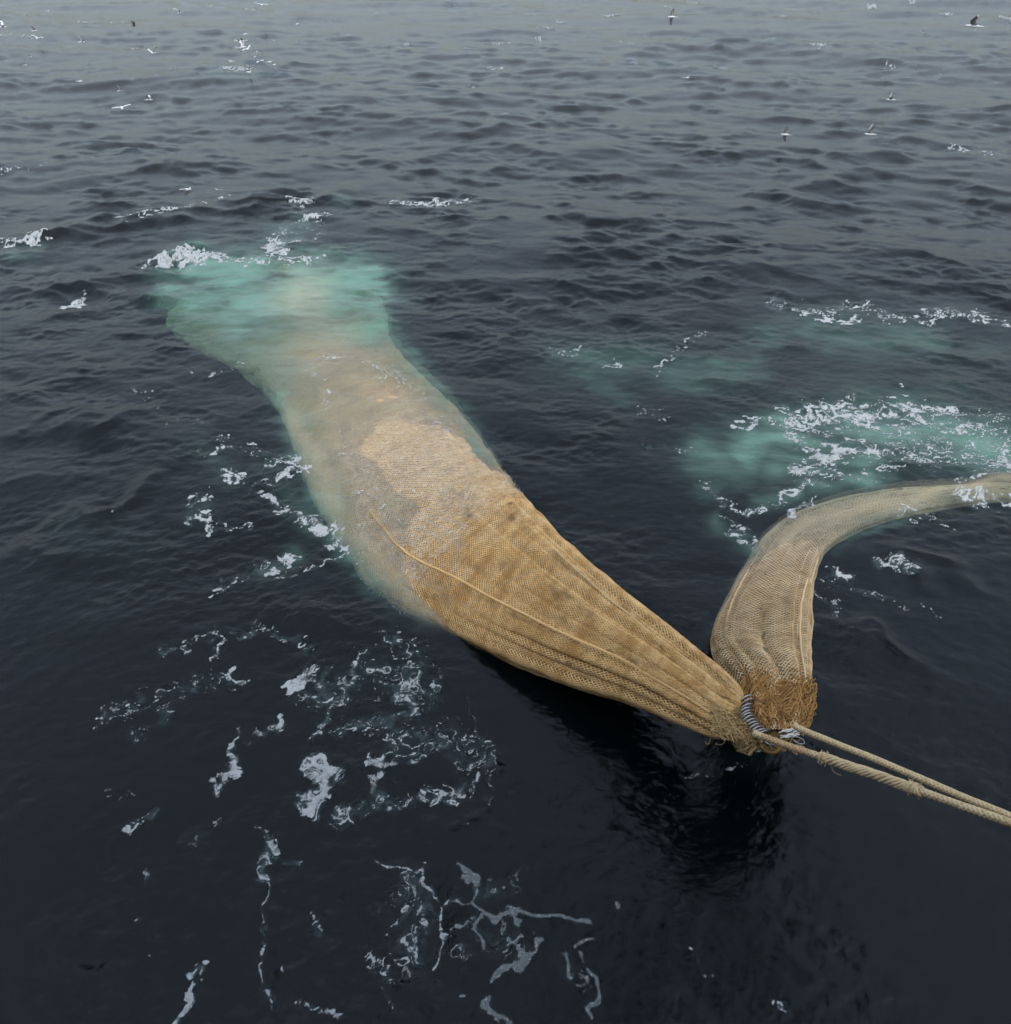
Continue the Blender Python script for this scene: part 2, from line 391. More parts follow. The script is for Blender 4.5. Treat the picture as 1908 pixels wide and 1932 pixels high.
# ------------------------------------------------------------------ sea surface
K = 1.0
def stroke_field(u, v, strokes, feather=1.0):
    D = np.zeros(u.shape, np.float32)
    for pts, r, dens in strokes:
        pts = pts if len(pts) > 1 else [pts[0], (pts[0][0]+.5, pts[0][1])]
        R = r*2.4
        x0 = min(p[0] for p in pts)-R; x1 = max(p[0] for p in pts)+R
        y0 = min(p[1] for p in pts)-R; y1 = max(p[1] for p in pts)+R
        sel = np.nonzero((u > x0) & (u < x1) & (v > y0) & (v < y1))
        if len(sel[0]) == 0: continue
        d = seg_dist(u[sel], v[sel], pts)
        D[sel] = np.maximum(D[sel], dens*np.exp(-(d/r)**2*feather))
    return D
FOAM = [
    ([(600,700),(640,800),(700,930)],26,.36),([(760,720),(830,800),(890,870)],20,.30),([(590,690),(660,670),(740,700)],24,.34),([(690,930),(760,1010),(840,1090)],10,.40),
    ([(262,499),(300,493)],5,1.1),([(295,493),(330,489),(365,491),(395,489)],9,1.7),([(318,486),(345,484),(385,484)],6,1.5),
    ([(395,488),(440,494),(490,497),(540,496),(580,493),(612,485)],3.2,1.25),
    ([(500,478),(520,455),(550,432),(580,421),(600,416)],8,.95),([(604,413),(628,410)],3.5,1.1),([(575,421),(592,418)],5,1.4),
    ([(515,472),(560,450),(605,445)],20,.55),([(500,484),(540,478)],5,.9),
    ([(222,425),(280,414),(340,405)],2.8,1.0),([(350,402),(388,394)],2.6,.9),([(40,459),(70,452),(92,445)],4,1.3),([(0,461),(40,457)],4,.7),
    ([(418,386),(432,374)],3.5,.9),([(405,362),(440,378)],4,.6),
    ([(740,384),(800,387),(850,381),(888,376)],3.2,.85),([(745,380),(830,386)],7,.5),([(555,392),(590,385)],7,.5),
    ([(120,577),(155,553)],7,.8),([(370,700),(460,690)],5,.42),([(245,730),(290,745)],8,.4),([(300,770),(400,800)],4,.38),([(320,795),(326,800)],3,.9),
    ([(1450,572),(1500,583),(1540,592),(1600,580),(1660,590),(1700,602),(1760,592),(1850,600),(1900,614)],11,.62),
    ([(1455,572),(1485,580)],6,.8),([(1535,592),(1580,608),(1620,603)],7,.8),([(1630,585),(1645,580)],5,.9),([(1700,605),(1780,600)],8,.7),
    ([(1140,688),(1168,685)],5,.95),([(1245,690),(1264,672)],6,1.0),([(1290,640),(1335,620)],4,.8),([(1270,660),(1310,648)],4,.6),([(1030,655),(1100,668)],6,.42),
    ([(1210,838),(1250,843),(1300,845)],6,.62),([(1200,765),(1260,790)],5,.35),
    ([(1388,802),(1405,797),(1430,797)],6,1.4),([(1430,796),(1478,796)],5,.9),([(1500,780),(1545,770),(1600,766)],6,.85),([(1680,748),(1710,745)],7,.7),
    ([(1490,800),(1600,788),(1700,790),(1800,790),(1890,830)],32,.84),([(1620,850),(1720,840),(1850,860),(1908,880)],26,.66),([(1560,900),(1660,890)],18,.6),([(1640,780),(1720,775),(1800,800)],20,.8),
    ([(1480,818),(1500,832),(1550,850),(1570,855)],6,1.15),([(1490,888),(1520,882),(1560,862)],13,1.5),([(1520,875),(1600,845)],10,1.1),([(1650,790),(1740,800),(1830,810)],9,1.0),([(1560,780),(1640,790)],6,1.0),([(1560,862),(1580,850)],9,1.1),
    ([(1560,862),(1620,830),(1680,845),(1750,880)],9,.65),([(1600,830),(1700,815),(1800,830)],14,.6),
    ([(1320,918),(1360,945),(1385,962)],9,.7),([(1385,962),(1410,972),(1440,965)],8,1.1),([(1440,962),(1480,940),(1520,912),(1560,880)],9,.8),
    ([(1480,972),(1510,960),(1545,943)],6,1.05),([(1350,950),(1375,990),(1425,1030)],12,.58),([(1420,1020),(1428,1030)],5,.8),
    ([(1640,835),(1700,865),(1750,868),(1765,890)],8,.75),([(1700,770),(1760,775),(1850,800),(1908,840)],10,.85),([(1660,885),(1700,880)],8,.6),
    ([(1800,925),(1830,905),(1908,895)],5,.9),([(1800,930),(1850,945),(1920,955)],7,.9),([(1830,930),(1860,940)],6,1.1),([(1690,967),(1740,950)],8,.7),
    ([(1665,1062),(1700,1058),(1720,1075)],14,.85),([(1560,1085),(1620,1110),(1690,1135)],12,.52),([(1540,1110),(1580,1160)],9,.48),([(1538,1200),(1548,1180)],5,.8),
    ([(1720,965),(1800,1000)],6,.42),([(1700,1140),(1790,1170)],10,.35),
    ([(350,965),(375,940),(392,935)],9,.9),([(360,985),(385,975)],9,.85),([(385,980),(405,1000)],5,.9),([(430,888),(452,908)],9,.95),([(380,850),(430,840),(460,848)],11,.55),
    ([(395,992),(470,998)],3.5,.75),([(480,930),(520,900),(575,888)],5,.8),([(520,872),(560,868),(580,885)],9,.85),([(510,940),(535,955),(555,972)],9,1.0),([(460,850),(520,862)],5,.6),
    ([(585,990),(620,992),(648,1005)],13,1.05),([(560,975),(600,985)],7,.8),([(620,1010),(645,1030)],12,.95),([(535,1055),(555,1048)],9,1.1),([(485,1075),(505,1068)],11,1.05),([(505,1065),(540,1080)],6,.7),
    ([(405,1122),(440,1095),(480,1080)],6,.85),([(520,1092),(600,1065),(655,1045)],4,.85),([(220,967),(230,958)],4.5,.95),([(680,1000),(760,990)],7,.62),([(690,1010),(680,1050)],8,.55),([(655,1000),(690,985)],8,.7),
    ([(345,1230),(380,1205),(402,1192)],5,.7),([(405,1190),(412,1215)],8,.95),([(412,1215),(395,1252)],5,1.1),([(436,1258),(440,1280),(470,1292)],7,1.15),([(420,1285),(440,1282)],6,.9),
    ([(435,1190),(470,1200),(500,1185),(560,1210)],12,.62),([(455,1200),(475,1196)],7,1.0),([(540,1195),(580,1230)],8,.55),
    ([(584,1262),(565,1290),(550,1305)],11,1.05),([(671,1262),(650,1300),(634,1338),(600,1389)],12,.98),([(600,1310),(640,1330)],14,.8),
    ([(530,1358),(510,1378),(490,1398)],8,1.1),([(478,1400),(480,1410)],5,.6),([(755,1315),(775,1335)],14,1.15),([(740,1352),(790,1340)],9,.9),([(800,1300),(830,1290)],14,.7),
    ([(590,1440),(610,1470),(606,1490),(585,1520)],19,1.35),([(620,1455),(640,1480)],12,.95),([(570,1530),(600,1535)],10,.75),
    ([(714,1430),(728,1450)],12,1.2),([(735,1455),(755,1440)],7,.9),([(720,1470),(705,1500)],8,1.15),([(700,1505),(735,1500)],7,.8),
    ([(448,1385),(446,1420)],6,.9),([(446,1420),(438,1460)],10,1.25),([(430,1465),(400,1508)],6,1.0),
    ([(600,1300),(700,1270),(800,1290)],46,.56),([(740,1210),(780,1240)],30,.5),([(640,1380),(700,1360),(740,1360)],16,.75),([(750,1400),(850,1390),(900,1440)],40,.54),
    ([(640,1545),(700,1520),(780,1510),(860,1500)],16,.66),([(780,1440),(840,1400)],8,.75),([(850,1500),(900,1480),(925,1430)],18,.6),([(900,1390),(935,1415)],10,.6),
    ([(882,1322),(915,1390),(940,1422),(936,1480),(915,1525),(880,1555)],3,.62),
    ([(190,1350),(280,1320),(380,1290),(440,1300)],22,.46),([(230,1390),(300,1365),(340,1330)],12,.5),([(360,1300),(365,1290)],7,.95),([(310,1225),(400,1215)],12,.45),
    ([(240,1560),(270,1545),(300,1530)],8,.75),([(200,1500),(240,1500)],20,.36),([(275,1672),(288,1650)],4.5,1.0),([(340,1590),(420,1560)],18,.3),
    ([(490,1562),(510,1590),(525,1610)],7,.85),([(515,1605),(510,1630),(500,1660)],10,.85),([(500,1660),(498,1700),(494,1740),(498,1790),(500,1840),(503,1900)],3.6,1.05),([(500,1745),(503,1760)],7,.8),([(503,1860),(505,1885)],9,.8),
    ([(540,1620),(570,1625)],8,.6),([(585,1730),(600,1770)],5,.6),([(545,1830),(640,1790)],6,.4),([(560,1900),(640,1920)],8,.6),
    ([(716,1632),(745,1628),(775,1640),(808,1668),(835,1700),(838,1760),(822,1830)],4.2,1.2),([(775,1665),(800,1710),(810,1760)],24,.8),([(760,1690),(775,1800)],38,.55),([(700,1800),(740,1860)],22,.48),([(715,1850),(740,1900)],14,.45),
    ([(878,1640),(884,1650),(896,1668)],9,1.5),([(870,1650),(875,1660)],5,1.2),([(903,1680),(905,1700)],5,1.3),([(850,1718),(885,1705),(905,1700)],5,1.1),
    ([(905,1702),(925,1722),(960,1722),(1000,1732),(1040,1734)],5.5,1.4),([(1040,1734),(1075,1738),(1098,1736),(1114,1746)],6,1.4),
    ([(975,1730),(985,1755)],3.5,1.2),([(912,1712),(892,1740),(885,1765)],4.5,1.15),([(885,1765),(905,1790)],4.5,1.1),([(850,1770),(880,1750)],4,1.0),
    ([(932,1852),(955,1836),(985,1825)],6.5,1.4),([(985,1825),(996,1800)],8,1.4),([(1000,1810),(1020,1775)],4.5,1.25),([(970,1770),(985,1800)],3.5,1.15),
    ([(1104,1834),(1128,1850),(1128,1875),(1112,1898),(1125,1922)],5,1.5),([(1073,1795),(1078,1840)],4,1.15),([(1095,1783),(1112,1776)],5,1.2),([(1100,1800),(1102,1815)],3.5,1.1),
    ([(925,1896),(940,1910),(952,1932)],7.5,1.5),([(1160,1705),(1164,1716)],4,1.15),([(1086,1860),(1090,1865)],4,1.0),([(872,1880),(880,1884)],5,1.1),
    ([(880,1780),(960,1780)],60,.36),([(870,1690),(960,1680)],25,.42),([(1060,1800),(1120,1880)],36,.33),([(1500,1690),(1650,1780)],40,.2),
    ([(340,1925),(362,1880)],8,1.0),([(362,1880),(390,1830)],6,.85),([(360,1850),(392,1822)],8,.6),([(245,1750),(262,1745)],7,.65),([(280,1780),(285,1800)],5,.45),
    ([(1465,1900),(1492,1915)],6,.7),([(1270,1790),(1280,1800)],4,.7),([(1305,1800),(1345,1850)],2.5,.7),([(1680,1885),(1690,1890)],3,.6),
    ([(1300,1470),(1400,1440),(1440,1420)],8,.42),
    # far whitecaps
    ([(720,83),(772,85)],2.2,.9),([(420,142),(445,141),(475,140)],2.6,1.0),([(325,141),(340,141)],2,.9),([(1418,73),(1446,68)],2.4,1.2),([(1640,12),(1656,12)],3.4,1.4),
    ([(1530,92),(1556,94)],3.4,1.0),([(1538,100),(1545,98)],2.5,1.0),([(1668,123),(1688,123)],2.4,1.3),([(1700,120),(1730,125)],3,.7),([(1770,138),(1810,142)],4,.6),
    ([(1885,36),(1908,42)],4,.9),([(1770,30),(1800,32)],2.6,.7),([(1712,5),(1725,6)],1.8,1.1),([(1796,280),(1822,283)],4,.8),([(1850,288),(1900,298)],5,.7),
    ([(1525,22),(1548,23)],2,.8),([(1255,13),(1276,16)],1.8,1.1),([(1140,31),(1165,30)],2,.9),([(1175,29),(1200,30)],2.2,.8),([(1015,57),(1045,60)],2,.9),
    ([(910,78),(960,80)],2,.8),([(1170,82),(1200,88)],3,.7),([(922,126),(952,127)],2.4,1.0),([(1008,74),(1024,75)],1.8,1.0),([(1050,39),(1075,40)],2,.8),([(1295,4),(1320,5)],1.8,1.0),
    ([(150,40),(180,40)],1.7,1.0),([(208,40),(250,41)],1.7,1.0),([(0,66),(70,69)],2.4,.7),([(395,14),(420,10)],2,.8),([(465,20),(485,24)],2.5,.9),([(50,28),(80,36)],3,.5),
    ([(1350,117),(1358,117)],1.6,1.0),([(1480,30),(1500,32)],2,.7),([(1840,60),(1860,62)],2,.7),([(870,160),(900,158)],2,.5),([(770,140),(830,135)],1.8,.6),
    ([(240,92),(280,96)],2,.5),([(600,40),(640,42)],1.8,.7),([(700,20),(730,22)],1.8,.7),([(1000,15),(1030,16)],1.6,.7),([(850,10),(870,11)],1.6,.8),
    ([(0,327),(60,322)],2.5,.7),([(150,300),(210,305)],4,.35),([(75,320),(95,315)],3,.7),
]
TEAL = [ ([(925,870),(845,755),(785,690),(740,640)],20,.34),([(530,740),(565,850),(610,955),(690,1070),(800,1155)],22,.36),
     # water milky with bubbles: survey polyline, radius, strength
    ([(1480,850),(1600,810),(1750,810),(1880,850),(1960,860)],58,.50),([(1700,780),(1850,810)],40,.35),([(1400,850),(1480,820)],40,.62),([(1330,860),(1380,880)],42,.42),
    ([(1390,900),(1330,920)],22,.3),([(1540,900),(1640,880)],34,.6),([(1440,950),(1500,930)],20,.4),([(1350,980),(1420,1040)],18,.32),
    ([(1540,620),(1660,640),(1760,640)],34,.32),([(1050,680),(1160,680),(1240,680)],34,.30),([(1240,700),(1340,710),(1420,690)],32,.32),([(1130,730),(1200,750)],22,.22),([(1800,680),(1890,650)],30,.14),
    ([(1430,640),(1500,610)],28,.2),([(1560,720),(1700,690)],24,.12),
    ([(370,512),(470,525),(560,525),(650,525),(700,532)],36,.78),([(320,540),(400,570),(450,610)],34,.55),([(480,560),(600,570),(690,565)],48,.70),([(500,640),(600,620),(700,620)],40,.45),
    ([(540,700),(600,680)],36,.35),([(510,455),(560,440)],22,.3),([(350,500),(390,505)],16,.3),
    ([(580,800),(600,880),(630,950)],24,.35),([(660,1020),(720,1090),(800,1150)],16,.3),([(380,850),(440,900)],24,.15),([(370,970),(380,960)],20,.22),([(520,890),(560,950),(600,990)],26,.2),([(500,1080),(560,1040)],16,.25),
    ([(1385,1110),(1365,1170),(1345,1210)],8,.2),([(1500,1000),(1700,950),(1900,920)],14,.22),([(1700,980),(1560,1040)],9,.2),
    ([(640,380),(660,384)],14,.18),([(400,150),(500,150)],12,.22),([(20,480),(70,470)],14,.25),([(130,1000),(240,1050),(300,1020)],40,.05),
    ([(1350,1440),(1440,1430)],20,.06),
]
# rows follow the distance at about the spacing of the detail one can see from the rail
ang = np.linspace(math.radians(72.5), math.radians(2.9), 1240)
rows_main = H/np.tan(ang)
yb = rows_main[0]
rows = np.concatenate([[-400, -120, -40, -15, -5, -1.5, 0, 1.2, 2.2], rows_main[rows_main > 2.6], np.geomspace(rows_main[-1]*1.04, 6000, 46)])
cols = np.linspace(-1.14, 1.14, 1240)
cols = np.concatenate([-np.geomspace(12, 1.16, 40), cols, np.geomspace(1.16, 12, 40)])
YY = np.repeat(rows[:, None], len(cols), 1)
wy = np.maximum(YY, 2.6)*CP + H*SP
XX = cols[None, :]*wy*(W_/2/F_)
nr, nc = YY.shape
spy = np.gradient(rows)[:, None]*np.ones((1, nc))
U, V = uv_of(XX, np.maximum(YY, 1.0))
spc = np.maximum(spy, np.abs(np.gradient(XX, axis=1)))
DX, DY, DZ = sea(XX, YY, spc*.6)
fade = (1 - sstep(250, 900, np.hypot(XX, YY)))
SX, SY, SZ = XX+DX*fade, YY+DY*fade, DZ*fade

# foam
def foam_field(X, Y, U, V):
    ys = np.clip(20/np.maximum(Y, 4), .15, 1)
    uu = U + 6*bil(T_mid, X/7, Y/7)*ys; vv = V + 5*bil(T_mid, X/6+.5, Y/6)*ys
    uu = uu + 3*bil(T_fine, X/9, Y/9)*ys; vv = vv + 3*bil(T_fine, X/9+.3, Y/9)*ys
    D = stroke_field(uu, vv, FOAM)
    r = np.hypot(X, Y)
    wx = X + .26*bil(T_mid, X/7, Y/7); wy_ = Y + .26*bil(T_mid, X/6.4+.4, Y/6.4)
    wx = wx + .045*bil(T_fine, X/5, Y/5); wy_ = wy_ + .045*bil(T_fine, X/5+.3, Y/5)
    ra = (wx*.80+wy_*.60)*.50; rb = wy_*.80-wx*.60      # streaks drift along the tow
    n1 = bil(T_cell, ra/14.0, rb/14.0); n2 = bil(T_cell, ra/6.3+.37, rb/6.3+.11); n5 = bil(T_cell, ra/2.9+.77, rb/2.9+.51)
    n3 = bil(T_fine, ra/11, rb/11); n4 = bil(T_fine, ra/5.0, rb/5.0); big = bil(T_cell, wx/16+.2, wy_/16+.6)
    farm = sstep(15, 30, r)
    rg = lambda n, k: np.clip(1-np.abs(n)*k, 0, 1)
    web = rg(n1, 1.15)**2; web2 = rg(n2, 1.0)**1.6; web3 = rg(n5, .9)**1.5
    brk = bil(T_mid, X/11+.7, Y/11)
    lace = .10 + .46*web + .34*web2*(.30+.70*web) + .26*web3*(.25+.75*np.maximum(web, web2)) + .07*n3 + .05*n4 + .08*big + .05*brk
    farn = bil(T_mid, X/60, Y/60)
    lace = lace*(1-.75*farm) + .75*farm*(.42+.22*farn+.03*n4+.10*web)
    sol = D - (.84 - lace)
    thick = sstep(.75, 1.25, D)
    foam = sstep(-.02, .38+.42*thick, sol)
    inner = np.clip(.50 + .13*n3 + .12*n4 + .26*web2 + .26*web3 + .12*thick, .15, .97)
    foam = foam*inner*sstep(.10, .26, D)
    sz = sstep(842, 880, U)*sstep(1590, 1640, V)*(1-sstep(1210, 1270, U))      # still film of old foam beside the ship
    film = sstep(.60, .72, D + .10*n3 + .12*n2 - .16*(D < .55))*.46
    film = np.maximum(film, sstep(0, .10, D - (1.0-.9*lace))*.42)
    foam = foam*(1-sz) + sz*film
    speck = sstep(2.0, 2.6, n4 + .9*np.minimum(D, .8) + .3*n3)*sstep(.10, .3, D)
    foam = np.maximum(foam, .55*speck)
    return np.clip(foam, 0, 1)*np.clip(.80+.2*sstep(8, 20, r)-.28*sstep(26, 60, r), 0, 1), D, n3
foam, D, n3 = foam_field(XX, YY, U, V)
foam = foam*(YY > 2.4)*(fade > .9)
# heaped-up white water stands proud of the surface
heap = np.clip(D-1.0, 0, 1)*foam*np.clip(np.hypot(XX, YY)/30, .15, 1)
SZ = SZ + heap*(.10+.10*np.clip(n3, -1, 2))
teal = stroke_field(U + 7*bil(T_mid, XX/14, YY/14), V + 5*bil(T_mid, XX/14+.5, YY/14), TEAL, .6)
teal = teal*np.clip(1 + .12*bil(T_mid, (XX+.3*YY)/16, YY/6) + .16*bil(T_low, XX/12, YY/9), .35, 1.6)
MILK = [([(590,650),(680,790),(760,920),(800,975)],60,.24),([(560,760),(610,900),(700,1040),(830,1160)],20,.30),([(1470,1040),(1540,990),(1620,960),(1750,930),(1908,917)],15,.40),([(1400,1110),(1440,1050)],16,.25),([(600,620),(560,560)],50,.2)]
milk = stroke_field(U + 6*bil(T_low, XX/9, YY/9), V + 6*bil(T_low, XX/9+.5, YY/9), MILK, .8)*np.clip(1+.10*bil(T_low, XX/8, YY/8), .3, 1.6)
veil = sstep(.15, .9, D*np.clip(1+.3*n3, .3, 2))*.25     # thin milky water under the lace
co = np.stack([SX, SY, SZ], -1).reshape(-1, 3)
idx = np.arange(nr*nc).reshape(nr, nc)
faces = np.stack([idx[:-1, :-1], idx[:-1, 1:], idx[1:, 1:], idx[1:, :-1]], -1).reshape(-1, 4)

def water_material():
    m, n, l = new_mat("sea_water")
    o = n.new('ShaderNodeOutputMaterial')
    tc = n.new('ShaderNodeTexCoord')
    mapn = n.new('ShaderNodeMapping'); mapn.inputs['Scale'].default_value = (1.0, 1.5, 1)
    l.new(tc.outputs['Object'], mapn.inputs['Vector'])
    b1 = N(n, 'ShaderNodeTexNoise', Scale=9.0, Detail=6.0, Roughness=.62, Distortion=.6)
    l.new(mapn.outputs[0], b1.inputs['Vector'])
    bump = n.new('ShaderNodeBump'); bump.inputs['Strength'].default_value = .24; bump.inputs['Distance'].default_value = .035
    l.new(b1.outputs['Fac'], bump.inputs['Height'])
    at = n.new('ShaderNodeAttribute'); at.attribute_name = 'teal'
    av = n.new('ShaderNodeAttribute'); av.attribute_name = 'veil'
    body = n.new('ShaderNodeBsdfDiffuse')
    mixc = n.new('ShaderNodeMix'); mixc.data_type = 'RGBA'
    mixc.inputs[6].default_value = rgba((.011, .031, .037)); mixc.inputs[7].default_value = rgba((.158, .295, .22))
    cl = n.new('ShaderNodeMath'); cl.operation = 'MULTIPLY'; cl.inputs[1].default_value = 1.6; cl.use_clamp = True
    l.new(at.outputs['Fac'], cl.inputs[0]); l.new(cl.outputs[0], mixc.inputs[0])
    mixv = n.new('ShaderNodeMix'); mixv.data_type = 'RGBA'; mixv.inputs[7].default_value = rgba((.34, .44, .44))
    l.new(mixc.outputs[2], mixv.inputs[6]); l.new(av.outputs['Fac'], mixv.inputs[0])
    am = n.new('ShaderNodeAttribute'); am.attribute_name = 'milk'
    mixm = n.new('ShaderNodeMix'); mixm.data_type = 'RGBA'; mixm.inputs[7].default_value = rgba((.52, .43, .27))
    mk = n.new('ShaderNodeMath'); mk.operation = 'MULTIPLY'; mk.inputs[1].default_value = 2.2; mk.use_clamp = True; l.new(am.outputs['Fac'], mk.inputs[0])
    l.new(mk.outputs[0], mixm.inputs[0]); l.new(mixv.outputs[2], mixm.inputs[6])
    l.new(mixm.outputs[2], body.inputs['Color'])
    refr = n.new('ShaderNodeBsdfRefraction'); refr.inputs['IOR'].default_value = 1.33; refr.inputs['Roughness'].default_value = .0
    refr.inputs['Color'].default_value = (1, 1, 1, 1)
    l.new(bump.outputs[0], refr.inputs['Normal'])
    tf = n.new('ShaderNodeMath'); tf.operation = 'MULTIPLY_ADD'; tf.inputs[1].default_value = .9; tf.inputs[2].default_value = .11; tf.use_clamp = True
    l.new(at.outputs['Fac'], tf.inputs[0])
    tf2 = n.new('ShaderNodeMath'); tf2.operation = 'MAXIMUM'; l.new(tf.outputs[0], tf2.inputs[0])
    vv_ = n.new('ShaderNodeMath'); vv_.operation = 'ADD'; vv_.inputs[1].default_value = .11; l.new(av.outputs['Fac'], vv_.inputs[0]); l.new(vv_.outputs[0], tf2.inputs[1])
    tf3 = n.new('ShaderNodeMath'); tf3.operation = 'MAXIMUM'; l.new(tf2.outputs[0], tf3.inputs[0]); l.new(am.outputs['Fac'], tf3.inputs[1])
    clear = n.new('ShaderNodeBsdfTransparent'); mixt = n.new('ShaderNodeMixShader'); mixt.inputs[0].default_value = .76
    l.new(refr.outputs[0], mixt.inputs[1]); l.new(clear.outputs[0], mixt.inputs[2])
    mixb = n.new('ShaderNodeMixShader'); l.new(tf3.outputs[0], mixb.inputs[0]); l.new(mixt.outputs[0], mixb.inputs[1]); l.new(body.outputs[0], mixb.inputs[2])
    fr = n.new('ShaderNodeFresnel'); geo = n.new('ShaderNodeNewGeometry'); mi = n.new('ShaderNodeMapRange'); mi.inputs[3].default_value = 1.333; mi.inputs[4].default_value = .75
    l.new(geo.outputs['Backfacing'], mi.inputs[0]); l.new(mi.outputs[0], fr.inputs['IOR']); l.new(bump.outputs[0], fr.inputs['Normal'])
    gl = n.new('ShaderNodeBsdfGlossy'); gl.inputs['Roughness'].default_value = .09; l.new(bump.outputs[0], gl.inputs['Normal'])
    gl.inputs['Color'].default_value = (1, 1, 1, 1)
    mix = n.new('ShaderNodeMixShader'); l.new(fr.outputs[0], mix.inputs[0]); l.new(mixb.outputs[0], mix.inputs[1]); l.new(gl.outputs[0], mix.inputs[2])
    l.new(mix.outputs[0], o.inputs['Surface'])
    va = n.new('ShaderNodeVolumeAbsorption'); va.inputs['Color'].default_value = rgba((.20, .72, .64)); va.inputs['Density'].default_value = .32
    l.new(va.outputs[0], o.inputs['Volume'])
    return m
M_water = water_material()
sea_obj = mesh_obj("sea_water", co, faces, M_water, attrs={'teal': teal, 'veil': veil, 'milk': milk})
tag(sea_obj, "dark slate blue open sea rippled by small waves", "sea", kind="structure")

def foam_material():
    m, n, l = new_mat("foam")
    o = n.new('ShaderNodeOutputMaterial'); tc = n.new('ShaderNodeTexCoord')
    at = n.new('ShaderNodeAttribute'); at.attribute_name = 'foam'
    ns = N(n, 'ShaderNodeTexNoise', Scale=20.0, Detail=4.0, Roughness=.6); l.new(tc.outputs['Object'], ns.inputs['Vector'])
    ma = n.new('ShaderNodeMath'); ma.operation = 'MULTIPLY_ADD'; ma.inputs[1].default_value = .4; ma.inputs[2].default_value = -.2
    l.new(ns.outputs['Fac'], ma.inputs[0])
    ad = n.new('ShaderNodeMath'); ad.operation = 'ADD'; l.new(ma.outputs[0], ad.inputs[0]); l.new(at.outputs['Fac'], ad.inputs[1])
    mr = n.new('ShaderNodeMapRange'); mr.interpolation_type = 'SMOOTHSTEP'; mr.inputs[1].default_value = .08; mr.inputs[2].default_value = .85; mr.inputs[4].default_value = .96
    l.new(ad.outputs[0], mr.inputs[0])
    d = n.new('ShaderNodeBsdfPrincipled'); d.inputs['Base Color'].default_value = rgba((.50, .505, .49)); d.inputs['Roughness'].default_value = .8
    bp = n.new('ShaderNodeBump'); bp.inputs['Strength'].default_value = .5; bp.inputs['Distance'].default_value = .03
    l.new(ns.outputs['Fac'], bp.inputs['Height']); l.new(bp.outputs[0], d.inputs['Normal'])
    t = n.new('ShaderNodeBsdfTransparent')
    mix = n.new('ShaderNodeMixShader'); l.new(mr.outputs[0], mix.inputs[0]); l.new(t.outputs[0], mix.inputs[1]); l.new(d.outputs[0], mix.inputs[2])
    l.new(mix.outputs[0], o.inputs['Surface'])
    return m
fv = foam.reshape(-1)
fsel = fv[faces].max(1) > .06
ff = faces[fsel]; used, inv = np.unique(ff, return_inverse=True)
dist = np.hypot(co[used, 0], co[used, 1])
fco = co[used].copy(); fco[:, 2] += .004 + .00025*dist
foam_obj = mesh_obj("sea_foam", fco, inv.reshape(-1, 4), foam_material(), attrs={'foam': fv[used]})
tag(foam_obj, "white lacy foam streaks and patches floating on the dark water", "foam", kind="stuff")

# ------------------------------------------------------------------ net materials
def twine_material(name, c0, c1, stain, sheen_rough=.8):
    m, n, l = new_mat(name)
    o = n.new('ShaderNodeOutputMaterial'); b = n.new('ShaderNodeBsdfPrincipled')
    a = n.new('ShaderNodeAttribute'); a.attribute_name = 'shade'; pl_ = n.new('ShaderNodeAttribute'); pl_.attribute_name = 'pale'
    s = n.new('ShaderNodeAttribute'); s.attribute_name = 'stain'
    m1 = n.new('ShaderNodeMix'); m1.data_type = 'RGBA'; m1.inputs[6].default_value = rgba(c0); m1.inputs[7].default_value = rgba(c1)
    l.new(a.outputs['Fac'], m1.inputs[0])
    m2 = n.new('ShaderNodeMix'); m2.data_type = 'RGBA'; m2.inputs[7].default_value = rgba(stain)
    l.new(s.outputs['Fac'], m2.inputs[0]); l.new(m1.outputs[2], m2.inputs[6])
    m3 = n.new('ShaderNodeMix'); m3.data_type = 'RGBA'; m3.inputs[7].default_value = rgba((.80, .70, .53))
    l.new(pl_.outputs['Fac'], m3.inputs[0]); l.new(m2.outputs[2], m3.inputs[6]); l.new(m3.outputs[2], b.inputs['Base Color'])
    b.inputs['Roughness'].default_value = sheen_rough; b.inputs['Specular IOR Level'].default_value = .25
    l.new(b.outputs[0], o.inputs['Surface'])
    return m
M_net = twine_material("net_twine", (.54, .295, .098), (.86, .57, .26), (.20, .11, .045))
M_net2 = twine_material("net_twine_pale", (.54, .35, .16), (.84, .62, .35), (.24, .14, .06))
M_tuft = twine_material("frayed_twine", (.19, .09, .025), (.62, .345, .115), (.16, .08, .03))
M_straw = twine_material("straw_twine", (.33, .21, .085), (.62, .44, .21), (.2, .13, .05))
M_rope = twine_material("rope_fibre", (.46, .33, .17), (.76, .60, .36), (.42, .22, .08))
M_steel = simple_mat("galvanised_steel", (.42, .42, .43), rough=.32, var=.12, scale=40, metallic=1.0)
M_rust = simple_mat("rusty_rope", (.30, .15, .07), rough=.9, var=.3, scale=30)
M_white = simple_mat("white_cord", (.70, .68, .62), rough=.8, var=.12, scale=60)

